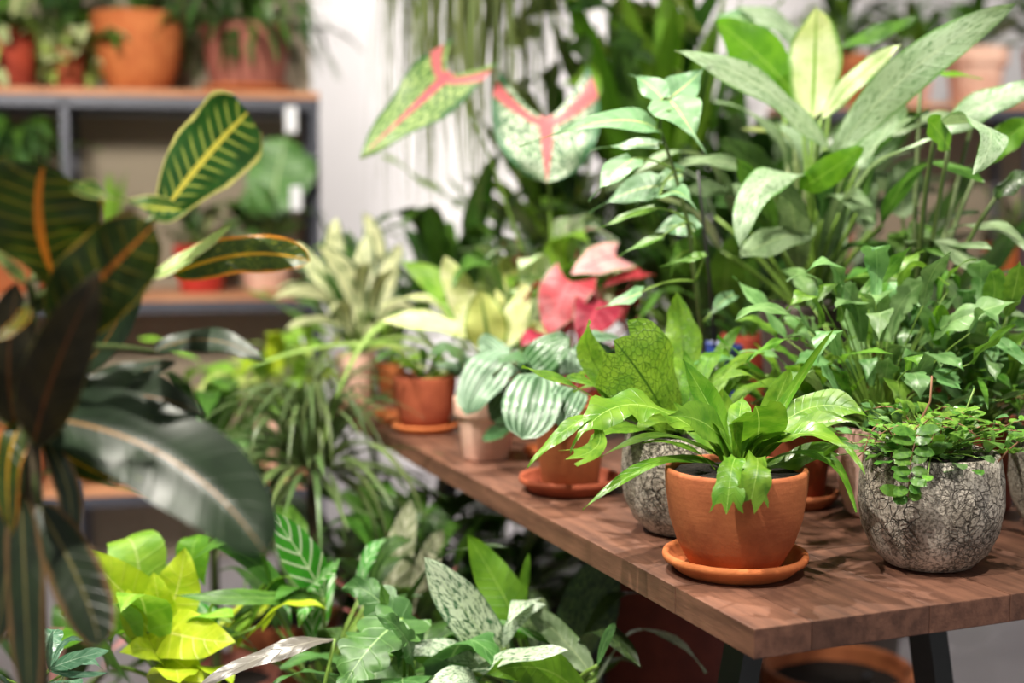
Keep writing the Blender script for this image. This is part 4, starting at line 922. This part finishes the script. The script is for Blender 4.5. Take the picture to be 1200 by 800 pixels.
# neon philodendron
p = floor_plant('potted_philodendron', 195, 1.80, 'neon yellow-green philodendron on the floor beside the dark croton', ('plain', 0.10, 0.26, 'terracotta_dark'), 0.50)
for a, m_, c, wp, pr, fc in [
 ((182, 726, 1.78), (134, 684, 1.74), (96, 642, 1.72), 74, 'heart', (0.1, 0.4, 0.9)), ((198, 716, 1.78), (210, 682, 1.78), (216, 642, 1.78), 66, 'heart', (0, 0.2, 1)),
 ((188, 738, 1.74), (232, 748, 1.70), (276, 752, 1.68), 70, 'heart', (0, 0.6, 0.8)), ((185, 745, 1.74), (160, 720, 1.72), (150, 690, 1.72), 50, 'heart', (0.1, 0.3, 0.9)),
 ((190, 770, 1.74), (170, 760, 1.7), (140, 765, 1.68), 46, 'heart', (0, 0.7, 0.7)), ((200, 770, 1.74), (215, 780, 1.7), (240, 800, 1.68), 50, 'heart', (0, 0.7, 0.7)),
 ((190, 730, 1.76), (185, 700, 1.74), (180, 670, 1.74), 44, 'heart', (0, 0.3, 1))]:
    p.hero('neon', a, m_, c, wp, pr, face=fc, stalk=0.003, lobe=0.12)
p.rosette(['neon', 'lime', 'green_back'], 22, (0.08, 0.14), 0.65, (30, 80), (-40, 10), (0.05, 0.16), 'heart', lobe=0.2, stalk=0.003, spread=0.05)

# calathea and the long-leaved green plant
p = floor_plant('potted_calathea', 372, 1.90, 'calathea with white-striped bright green leaves beside the neon philodendron', ('plain', 0.10, 0.24, 'dark_planter'), 0.45)
for mt, a, m_, c, wp, pr, fc in [
 ('calathea', (380, 700, 1.88), (352, 650, 1.84), (316, 600, 1.82), 74, 'ovate', (0.2, 0.4, 0.9)),
 ('calathea', (360, 690, 1.85), (384, 672, 1.8), (400, 655, 1.78), 40, 'ovate', (0.1, 0.7, 0.7)),
 ('green', (375, 700, 1.86), (296, 700, 1.78), (205, 698, 1.74), 44, 'lance', (0, 0.8, 0.6)),
 ('green', (350, 720, 1.86), (300, 660, 1.86), (250, 640, 1.84), 40, 'lance', (0.1, 0.5, 0.9)),
 ('deep', (365, 700, 1.9), (340, 650, 2.0), (330, 620, 2.0), 50, 'ovate', (0, 0.4, 0.9))]:
    p.hero(mt, a, m_, c, wp, pr, face=fc, stalk=0.003)
p.rosette(['green', 'deep', 'calathea'], 18, (0.13, 0.2), 0.36, (30, 75), (-30, 20), (0.06, 0.2), 'ovate', stalk=0.003, spread=0.04)
p = floor_plant('potted_plant', 330, 1.55, 'plant with glossy dark purple-grey leaves in front of the calathea', ('plain', 0.09, 0.22, 'terracotta_dark'), 0.40)
p.hero('purple', (392, 748, 1.64), (322, 764, 1.58), (228, 806, 1.54), 46, 'lance', face=(0, 0.85, 0.5), stalk=0.003, wave=0.06)
p.rosette(['purple', 'deep'], 12, (0.12, 0.17), 0.34, (20, 60), (-40, 0), (0.05, 0.12), 'lance', stalk=0.003)

# split-leaf philodendron
p = floor_plant('potted_philodendron', 470, 1.72, 'split-leaf philodendron with jagged glossy green leaves', ('plain', 0.095, 0.22, 'terracotta'), 0.42)
for a, m_, c, wp, fc in [((470, 725, 1.68), (428, 765, 1.60), (398, 815, 1.57), 92, (-0.2, 0.6, 0.8)), ((480, 760, 1.68), (440, 700, 1.70), (400, 690, 1.70), 60, (0, 0.6, 0.8)), ((485, 775, 1.66), (470, 740, 1.6), (440, 720, 1.58), 46, (0, 0.7, 0.7))]:
    p.hero('philo', a, m_, c, wp, 'heart', face=fc, stalk=0.003, teeth=0.35, tfreq=6, n=30, lobe=0.15, wave=0.08)
p.rosette(['philo', 'deep'], 12, (0.12, 0.18), 0.6, (30, 70), (-40, 10), (0.08, 0.16), 'heart', stalk=0.003, teeth=0.35, tfreq=6, n=24, lobe=0.15)

# spotted aglaonema under the table edge
p = floor_plant('potted_plant', 640, 1.83, 'aglaonema with white-spotted green leaves growing below the table edge', ('plain', 0.10, 0.24, 'terracotta_dark'), 0.43)
for mt, a, m_, c, wp, pr, fc in [
 ('spotted', (592, 778, 1.74), (547, 718, 1.70), (496, 652, 1.68), 92, 'ovate', (0.15, 0.4, 0.9)),
 ('green_back', (616, 748, 1.80), (586, 690, 1.82), (548, 626, 1.82), 78, 'ovate', (0.2, 0.1, 1)),
 ('spotted', (548, 786, 1.66), (606, 768, 1.60), (668, 762, 1.58), 48, 'lance', (0, 0.9, 0.5)),
 ('spotted_shaded', (668, 770, 1.9), (692, 708, 1.9), (712, 640, 1.9), 112, 'ovate', (0, 0.1, 1)),
 ('spotted', (590, 760, 1.72), (608, 722, 1.72), (640, 708, 1.72), 34, 'lance', (-0.2, 0.4, 0.9)),
 ('aglo_grey', (694, 790, 1.72), (656, 745, 1.74), (612, 706, 1.74), 52, 'ovate', (0.2, 0.4, 0.9)),
 ('green_back', (690, 830, 1.66), (640, 785, 1.63), (570, 790, 1.60), 80, 'ovate', (0, 0.5, 0.9)),
 ('green', (530, 790, 1.72), (474, 742, 1.70), (446, 682, 1.70), 46, 'lance', (0.1, 0.5, 0.9)),
 ('green_back', (605, 735, 1.85), (612, 690, 1.86), (620, 648, 1.86), 24, 'lance', (0.3, 0.1, 1)),
 ('spotted', (560, 800, 1.66), (540, 790, 1.62), (500, 800, 1.6), 46, 'ovate', (0, 0.7, 0.7)),
 ('spotted', (575, 790, 1.7), (520, 760, 1.68), (470, 770, 1.66), 46, 'ovate', (0, 0.7, 0.7)),
 ('philo', (700, 780, 1.66), (712, 745, 1.66), (722, 730, 1.66), 20, 'lance', (0, 0.5, 0.9))]:
    p.hero(mt, a, m_, c, wp, pr, face=fc, stalk=0.004)
p.rosette(['spotted', 'green', 'spotted_shaded'], 12, (0.14, 0.2), 0.38, (20, 70), (-40, 10), (0.05, 0.15), 'ovate', stalk=0.004)

# pale-veined plant and grassy dracaena farther back
p = floor_plant('potted_plant', 470, 2.2, 'plant with upright pale grey-veined leaves behind the split-leaf philodendron', ('plain', 0.10, 0.24, 'terracotta_dark'), 0.42, 'stalk_red')
for a, m_, c, wp, fc in [((452, 730, 2.16), (466, 655, 2.14), (482, 585, 2.14), 66, (-0.2, 0.2, 1)), ((470, 730, 2.2), (500, 660, 2.22), (520, 620, 2.22), 50, (-0.4, 0.3, 0.9)), ((450, 740, 2.2), (430, 690, 2.2), (425, 650, 2.2), 50, (0.2, 0.3, 0.9))]:
    p.hero('pale_vein', a, m_, c, wp, 'ovate', face=fc, stalk=0.003)
p.rosette(['green', 'pale_vein', 'deep'], 14, (0.15, 0.22), 0.36, (30, 75), (-30, 20), (0.06, 0.2), 'ovate', stalk=0.003)
p = floor_plant('potted_dracaena', 368, 2.35, 'grassy dracaena with a mop of narrow dark leaves beyond the table end', ('plain', 0.1, 0.24, 'terracotta'), 0.93, 'stalk', False)
p.crown = W(366, 548, 2.35); trunk(p, 0.014, 'bark'); random.seed(51)
p.rosette('dracaena', 180, (0.2, 0.32), 0.06, (-20, 85), (-75, 10), (0.0, 0.04), 'blade', stalk=0, n=10, m=1, spread=0.02, fold=0.3)
p = floor_plant('potted_plant', 330, 3.0, 'tall yellow-variegated leafy plant between the wall shelf and the table', ('plain', 0.13, 0.24, 'terracotta'), 0.75, 'stalk', False); random.seed(52)
p.crown = W(330, 470, 3.0); trunk(p, 0.012)
p.rosette(['neon', 'pothos_var', 'lime'], 46, (0.10, 0.17), 0.5, (-20, 80), (-60, 20), (0.04, 0.14), 'ovate', stalk=0.002, spread=0.06)
p = floor_plant('potted_plant', 250, 2.6, 'low leafy plant on the floor in front of the wall shelf', ('plain', 0.13, 0.24, 'terracotta_rose'), 0.55); random.seed(53)
p.rosette(['calathea_dark', 'green', 'deep'], 30, (0.15, 0.24), 0.4, (20, 80), (-40, 20), (0.06, 0.2), 'ovate', stalk=0.003, spread=0.05)
p = floor_plant('potted_plant', 60, 2.3, 'bushy green plant behind the croton stem', ('plain', 0.14, 0.2, 'terracotta'), 0.26); random.seed(54)
p.rosette(['deep', 'green', 'deep', 'caladium_pink'], 22, (0.12, 0.2), 0.42, (20, 85), (-40, 20), (0.04, 0.1), 'ovate', stalk=0.003, spread=0.06)

for px, d, lb, sd in ((455, 2.75, 'dark bushy plant added to shade the floor under the far table end', 55), (600, 2.85, 'dark leafy plant added to shade the floor behind the table legs', 56), (520, 2.45, 'low dark-leaved plant added to shade the floor under the table edge', 57)):  # added dark foliage, covers the bright floor where the table's shade belongs
    p = floor_plant('potted_plant', px, d, lb, ('plain', 0.10, 0.24, 'dark_planter'), 0.3); random.seed(sd)
    p.rosette(['deep', 'deep', 'green'], 40, (0.16, 0.24), 0.4, (20, 85), (-40, 20), (0.04, 0.2), 'ovate', stalk=0.003, spread=0.06)
# pots under the table
def floor_pot(px, py, d, style, r, h, mat, label):
    b = W(px, py, d); b.z = 0.0
    p = Plant('plant_pot', b, label, cat='pot'); p.pot(style, r, h, mat, 'pot_body'); return p
floor_pot(980, 800, 2.5, 'classic', 0.142, 0.30, 'terracotta', 'wide terracotta pot filled with soil on the floor under the table')
st = W(1016, 790, 2.362); box('sticker', -0.011, 0.011, -0.001, 0.001, -0.005, 0.005, M['cord'], None, 0, st); sk = bpy.data.objects['sticker']; sk.rotation_euler.z = 0.42; sk.parent = bpy.data.objects['plant_pot']; sk.location = st-bpy.data.objects['plant_pot'].location
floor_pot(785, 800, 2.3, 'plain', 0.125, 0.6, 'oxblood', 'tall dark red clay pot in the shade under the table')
b = W(838, 810, 2.02); b.z = 0
o = lathe('stone_bowl', [(0.001, 0), (0.07, 0), (0.1, 0.03), (0.115, 0.1), (0.1, 0.16), (0.11, 0.2), (0.095, 0.27), (0.05, 0.3), (0.001, 0.305)], M['pink_clay'], None, b, 36)
tag(o, 'pale rounded lidded clay jar on the floor next to the table leg', 'jar')
b = W(1125, 745, 4.2); b.z = 0
p = Plant('plant_pot', b, 'pale green planter on the grey floor behind the table', cat='pot'); p.pot('cylinder', 0.12, 0.16, 'green_plastic', 'pot_body')

# ------------------------------------------------------------------ background plants behind the table
def tall_plant(px, d, zc, label, mats, n, L, wr, seed, e0=(30, 85), e1=(-30, 60), pet=(0.05, 0.2), prof='ovate', spread=0.06, **kw):
    random.seed(seed)
    p = floor_plant('potted_plant', px, d, label, ('plain', 0.11, 0.3, 'dark_planter'), zc)
    p.rosette(mats, n, L, wr, e0, e1, pet, prof, spread=spread, stalk=0.003, **kw); return p
tall_plant(545, 3.1, 0.86, 'peace lily with dark glossy leaves in front of the white wall', ['deep', 'green'], 34, (0.18, 0.28), 0.36, 61)
tall_plant(660, 3.3, 1.02, 'dense leafy plant with mixed green leaves behind the speckled caladium', ['deep', 'green', 'lime', 'pothos_var'], 70, (0.14, 0.24), 0.45, 62, pet=(0.05, 0.34))
tall_plant(770, 3.05, 1.05, 'tall plant with upright light green leaves behind the fig', ['lime', 'green_back', 'green'], 44, (0.35, 0.55), 0.22, 63, (65, 89), (40, 85), (0.05, 0.15), 'lance')
tall_plant(880, 3.1, 1.0, 'leafy plant with dark leaves behind the aglaonema', ['deep', 'green', 'aglo_grey'], 60, (0.2, 0.3), 0.4, 64, pet=(0.05, 0.3))
#tall_plant(1180, 2.75, 0.75, 'bushy grey-green plant beyond the right side of the table', ['aglo_grey', 'green', 'deep'], 26, (0.18, 0.26), 0.36, 65)
tall_plant(735, 3.5, 0.9, 'dark leafy plant behind the crimson caladium', ['deep', 'green', 'ficus_green'], 40, (0.14, 0.22), 0.4, 66)
tall_plant(440, 3.3, 0.80, 'green leafy plant beyond the far end of the table', ['lime', 'green', 'green_back'], 34, (0.16, 0.24), 0.38, 67)

tall_plant(835, 2.78, 0.78, 'dark bushy plant between the fig and the back wall', ['deep', 'deep', 'green'], 80, (0.16, 0.26), 0.42, 68, pet=(0.05, 0.34))
tall_plant(1000, 2.85, 0.74, 'dark bushy plant between the big aglaonema and the rear shelf', ['deep', 'deep', 'green', 'aglo_grey'], 70, (0.16, 0.26), 0.42, 69, pet=(0.05, 0.36))
def hanging(px, py, d, label, r, h, mat):
    b = W(px, py, d)
    p = Plant('hanging_plant', b, label); p.pot('bowl', r, h, mat)
    for k in range(3):
        a = 2*math.pi*k/3+0.4; q = V((math.cos(a)*r*0.97, math.sin(a)*r*0.97, h*0.98))
        tube('cord', [q, V((0, 0, h+0.35)) if b.z+h+0.35 < CEIL else V((0, 0, CEIL-b.z))], 0.002, 0.002, M['cord'], p.o, seg=5)
    if b.z+h+0.35 < CEIL: tube('cord', [V((0, 0, h+0.35)), V((0, 0, CEIL-b.z))], 0.002, 0.002, M['cord'], p.o, seg=5)
    return p
random.seed(71)
p = hanging(550, -130, 2.75, 'hanging pot of long drooping grass-like strands in front of the white wall', 0.11, 0.15, 'dark_planter')
for k in range(280):
    a = random.uniform(0, 2*math.pi); h = V((math.cos(a), math.sin(a), 0)); c = p.crown+h*0.06
    L = random.uniform(0.42, 0.86); out = random.uniform(0.05, 0.14)
    A = c; B = c+h*out-UPV*L+V((random.uniform(-0.04, 0.04), 0, 0)); Mi = c+h*out*0.9-UPV*L*0.35+UPV*0.06
    p.leaf('grass', A, Mi, B, random.uniform(0.008, 0.014), 'blade', h, n=8, m=1)
def trailing(p, nv, mats, L, size, seed, prof='heart'):
    random.seed(seed)
    for k in range(nv):
        a = 2*math.pi*k/nv+random.uniform(-0.3, 0.3); h = V((math.cos(a), math.sin(a), 0)); c = p.crown
        Lk = random.uniform(*L); e = p.r*1.0+random.uniform(0.0, 0.05)
        pts = [c+h*0.02, c+h*e*0.8+UPV*0.05, c+h*e*1.1, c+h*e*1.15-UPV*Lk*0.5, c+h*e*1.2-UPV*Lk]
        st = tube('vine', [q-p.b for q in pts], 0.002, 0.0012, M['stalk'], p.o, seg=5)
        nl = max(4, int(Lk/0.035))
        for i in range(nl):
            t = (i+0.5)/nl*(len(pts)-1); j = int(t); q = pts[j].lerp(pts[min(j+1, 4)], t-j)
            d = (h*random.uniform(0.3, 1)+V((-h.y, h.x, 0))*random.choice((-1, 1))*random.uniform(0.4, 1)-UPV*random.uniform(-0.2, 0.8)).normalized()
            s_ = random.uniform(*size); A = q+d*0.02
            p.leaf(random.choice(mats), A, A+d*s_*0.5+UPV*0.006, A+d*s_-UPV*s_*0.15, s_*0.75, prof, h+UPV*0.7, n=8, m=2, lobe=0.2)
p = hanging(700, -90, 2.9, 'hanging pothos with yellow-green variegated leaves next to the drooping grass', 0.11, 0.13, 'terracotta_rose')
trailing(p, 20, ['pothos_var', 'pothos_var', 'lime', 'deep'], (0.2, 0.5), (0.07, 0.11), 72)
p.rosette(['pothos_var', 'lime', 'green'], 18, (0.08, 0.12), 0.7, (20, 70), (-40, 0), (0.03, 0.08), 'heart', lobe=0.2, stalk=0.002)

# ------------------------------------------------------------------ things on the wall shelf
def shelf_plant(px, lev, label, potspec, back=0.16, sau=None, name='potted_plant', dzs=0.0):
    b = on_shelf(px, lev, back)+V((0, 0, 0.0003))
    if sau: b = b+V((0, 0, saucer(b, sau[0], sau[1], sau[2], 0.025)))
    p = Plant(name, b, label); p.pot(*potspec); return p
p = shelf_plant(12, 2, 'trailing variegated pothos in a red clay pot on the wall shelf', ('plain', 0.085, 0.17, 'terracotta_red'), sau=(0.085, 'terracotta_red', 'red clay saucer under the trailing pothos on the wall shelf'))
p.rosette(['deep', 'pothos_white', 'green'], 26, (0.08, 0.14), 0.6, (10, 85), (-60, 20), (0.03, 0.1), 'heart', lobe=0.2)
trailing(p, 9, ['pothos_white', 'pothos_white', 'pothos_var'], (0.06, 0.16), (0.05, 0.07), 81)
p = shelf_plant(80, 2, 'small variegated creeper in a brown pot next to the big orange pot', ('plain', 0.052, 0.12, 'terracotta_dark'), sau=(0.054, 'terracotta_red', 'red clay saucer under the small variegated creeper'))
trailing(p, 9, ['pothos_white', 'pothos_var'], (0.04, 0.1), (0.04, 0.06), 82)
p.rosette(['pothos_white', 'green', 'deep', 'deep'], 44, (0.07, 0.13), 0.6, (10, 85), (-70, 20), (0.03, 0.2), 'heart', lobe=0.2)
p = shelf_plant(163, 2, 'leafy plant in a big smooth orange terracotta pot on the wall shelf', ('bowl', 0.14, 0.235, 'terracotta_orange')); random.seed(83)
p.rosette(['deep', 'green', 'aglo_grey'], 34, (0.14, 0.22), 0.3, (20, 85), (-40, 30), (0.03, 0.12), 'lance')
p.rosette(['deep', 'green'], 12, (0.16, 0.3), 0.25, (5, 50), (-85, -40), (0.06, 0.12), 'lance', az=(-60, 240))
p = shelf_plant(290, 2, 'spilling fine-leaved herb in a rose-brown pot on the wall shelf', ('plain', 0.145, 0.20, 'terracotta_rose'), sau=(0.142, 'terracotta_orange', 'orange saucer under the rose-brown herb pot')); random.seed(84)
for k in range(60):
    a = random.uniform(0, 2*math.pi); h = V((math.cos(a), math.sin(a), 0)); c = p.crown+h*random.uniform(0, 0.12)
    L = random.uniform(0.12, 0.3)
    B = c+h*(0.08+L*0.35)-UPV*random.uniform(-0.15, 0.16); Mi = (c+B)*0.5+UPV*0.07
    p.leaf(random.choice(['deep', 'green', 'philo']), c, Mi, B, 0.05, 'lance', UPV+h, teeth=0.6, tfreq=6, n=20, m=1)
p.rosette(['deep', 'green', 'philo'], 24, (0.12, 0.2), 0.25, (30, 85), (-30, 40), (0.03, 0.1), 'lance', teeth=0.5, tfreq=5, n=18)
p.rosette(['deep', 'green', 'philo'], 60, (0.16, 0.3), 0.2, (0, 50), (-85, -30), (0.08, 0.15), 'lance', teeth=0.5, tfreq=5, n=18)
p = shelf_plant(22, 1, 'dense dark green fern filling the left bay of the wall shelf', ('plain', 0.12, 0.18, 'terracotta')); random.seed(85)
p.rosette(['deep', 'green', 'philo'], 150, (0.12, 0.2), 0.42, (62, 89), (-60, 20), (0.04, 0.30), 'lance', az=(190, 360), teeth=0.4, tfreq=5, n=18, spread=0.06)
p = shelf_plant(130, 1, 'small upright fern in a pale pot beside the shelf post', ('plain', 0.06, 0.14, 'terracotta_pale')); random.seed(86)
for k in range(7):
    a = random.uniform(0, 6.28); h = V((math.cos(a), math.sin(a), 0))
    p.leaf('lime', p.crown, p.crown+UPV*0.12+h*0.02, p.crown+UPV*0.25+h*0.06, 0.036, 'strap', h-FWD, teeth=0.5, tfreq=9, n=26, m=1)
p = shelf_plant(236, 1, 'leafy plant in a glossy red pot on the wall shelf', ('plain', 0.085, 0.145, 'red_glaze'), back=0.12); random.seed(87)
p.rosette(['pothos_white', 'deep', 'green', 'aglo_grey'], 22, (0.08, 0.14), 0.5, (20, 80), (-40, 20), (0.03, 0.1), 'ovate')
p = shelf_plant(312, 1, 'striped calathea in a pale pink pot next to the red pot', ('plain', 0.085, 0.14, 'terracotta_pale'), back=0.13); random.seed(88)
D = 4.0
for a, m_, c, wp in [((318, 250, D), (325, 205, D), (335, 160, D), 76), ((310, 255, D), (300, 232, 3.95), (290, 220, 3.95), 40), ((325, 250, D), (315, 235, 3.92), (300, 240, 3.9), 44), ((330, 240, D), (350, 205, 4.0), (358, 180, 4.0), 40)]:
    p.hero('calathea_dark', a, m_, c, wp, 'oval', face=(0, 0.3, 1), stalk=0.003)
p.rosette(['calathea_dark', 'green', 'deep'], 16, (0.12, 0.18), 0.6, (30, 80), (-30, 20), (0.05, 0.12), 'oval')
p = shelf_plant(20, 0, 'fern on the bottom plank of the wall shelf', ('plain', 0.1, 0.18, 'terracotta')); random.seed(89)
p.rosette(['deep', 'green'], 24, (0.14, 0.22), 0.3, (30, 80), (-30, 20), (0.03, 0.12), 'lance')
p = shelf_plant(330, 0, 'low pink-leaved plant on the bottom plank of the wall shelf', ('plain', 0.1, 0.18, 'terracotta_pale')); random.seed(90)
p.rosette(['caladium_pink', 'green', 'lime'], 22, (0.12, 0.18), 0.4, (30, 80), (-30, 20), (0.03, 0.12), 'ovate')
# white price tags hung on the shelf
for x, y_, d, wpx, hpx, lbl in [(341, 140, 3.93, 14, 30, 'white price tag below the top plank of the wall shelf'), (347, 232, 3.93, 13, 28, 'white price tag in front of the striped calathea'), (349, 408, 3.93, 13, 28, 'white price tag under the middle plank of the wall shelf')]:
    c = W(x, y_, d); ww = wpx*d/F/2; hh = hpx*d/F/2
    o = box('price_tag', -ww, ww, -0.001, 0.001, -hh, hh, M['tag'], None, 0.0, c); o.rotation_euler.z = SRZ
    tag(o, lbl, 'tag', 'price tags on the wall shelf')

# ------------------------------------------------------------------ rear shelf
def rear_plant(x, lev, label, potspec, seed, mats, n, L, wr, y=4.86, sau=None, **kw):
    z = [0.31, 0.91, 1.52][lev]; random.seed(seed)
    p = Plant('potted_plant', V((x, y, z+0.0003)), label); p.pot(*potspec)
    p.rosette(mats, n, L, wr, (20, 85), (-50, 30), (0.03, 0.15), 'ovate', **kw); return p
def rx(px, y=4.86): return (px-600)/F*y*math.cos(PITCH)*1.01
rear_plant(rx(1132), 2, 'plant in a pale salmon clay pot on the top of the rear shelf', ('classic', 0.115, 0.2, 'terracotta_pale'), 91, ['deep', 'green'], 22, (0.14, 0.24), 0.4)
rear_plant(rx(1060), 2, 'plant in a small pink clay pot on the top of the rear shelf', ('classic', 0.085, 0.17, 'pink_clay'), 92, ['deep', 'green', 'green_back'], 24, (0.14, 0.24), 0.36)
rear_plant(rx(980), 2, 'leafy plant in a terracotta pot at the near corner of the rear shelf top', ('classic', 0.1, 0.18, 'terracotta'), 93, ['deep', 'green', 'lime'], 26, (0.16, 0.26), 0.36)
rear_plant(rx(1225), 2, 'dark leafy plant in a rose clay pot on the rear shelf top', ('plain', 0.12, 0.2, 'terracotta_rose'), 94, ['deep', 'green'], 30, (0.18, 0.28), 0.36)
rear_plant(rx(960), 1, 'dark fern in a brown pot on the middle plank of the rear shelf', ('plain', 0.11, 0.18, 'terracotta_dark'), 95, ['deep', 'green'], 28, (0.16, 0.24), 0.36)
rear_plant(rx(1180), 1, 'light leafy plant in an orange pot in the middle of the rear shelf', ('plain', 0.1, 0.11, 'terracotta_orange'), 96, ['lime', 'green'], 14, (0.08, 0.12), 0.4)
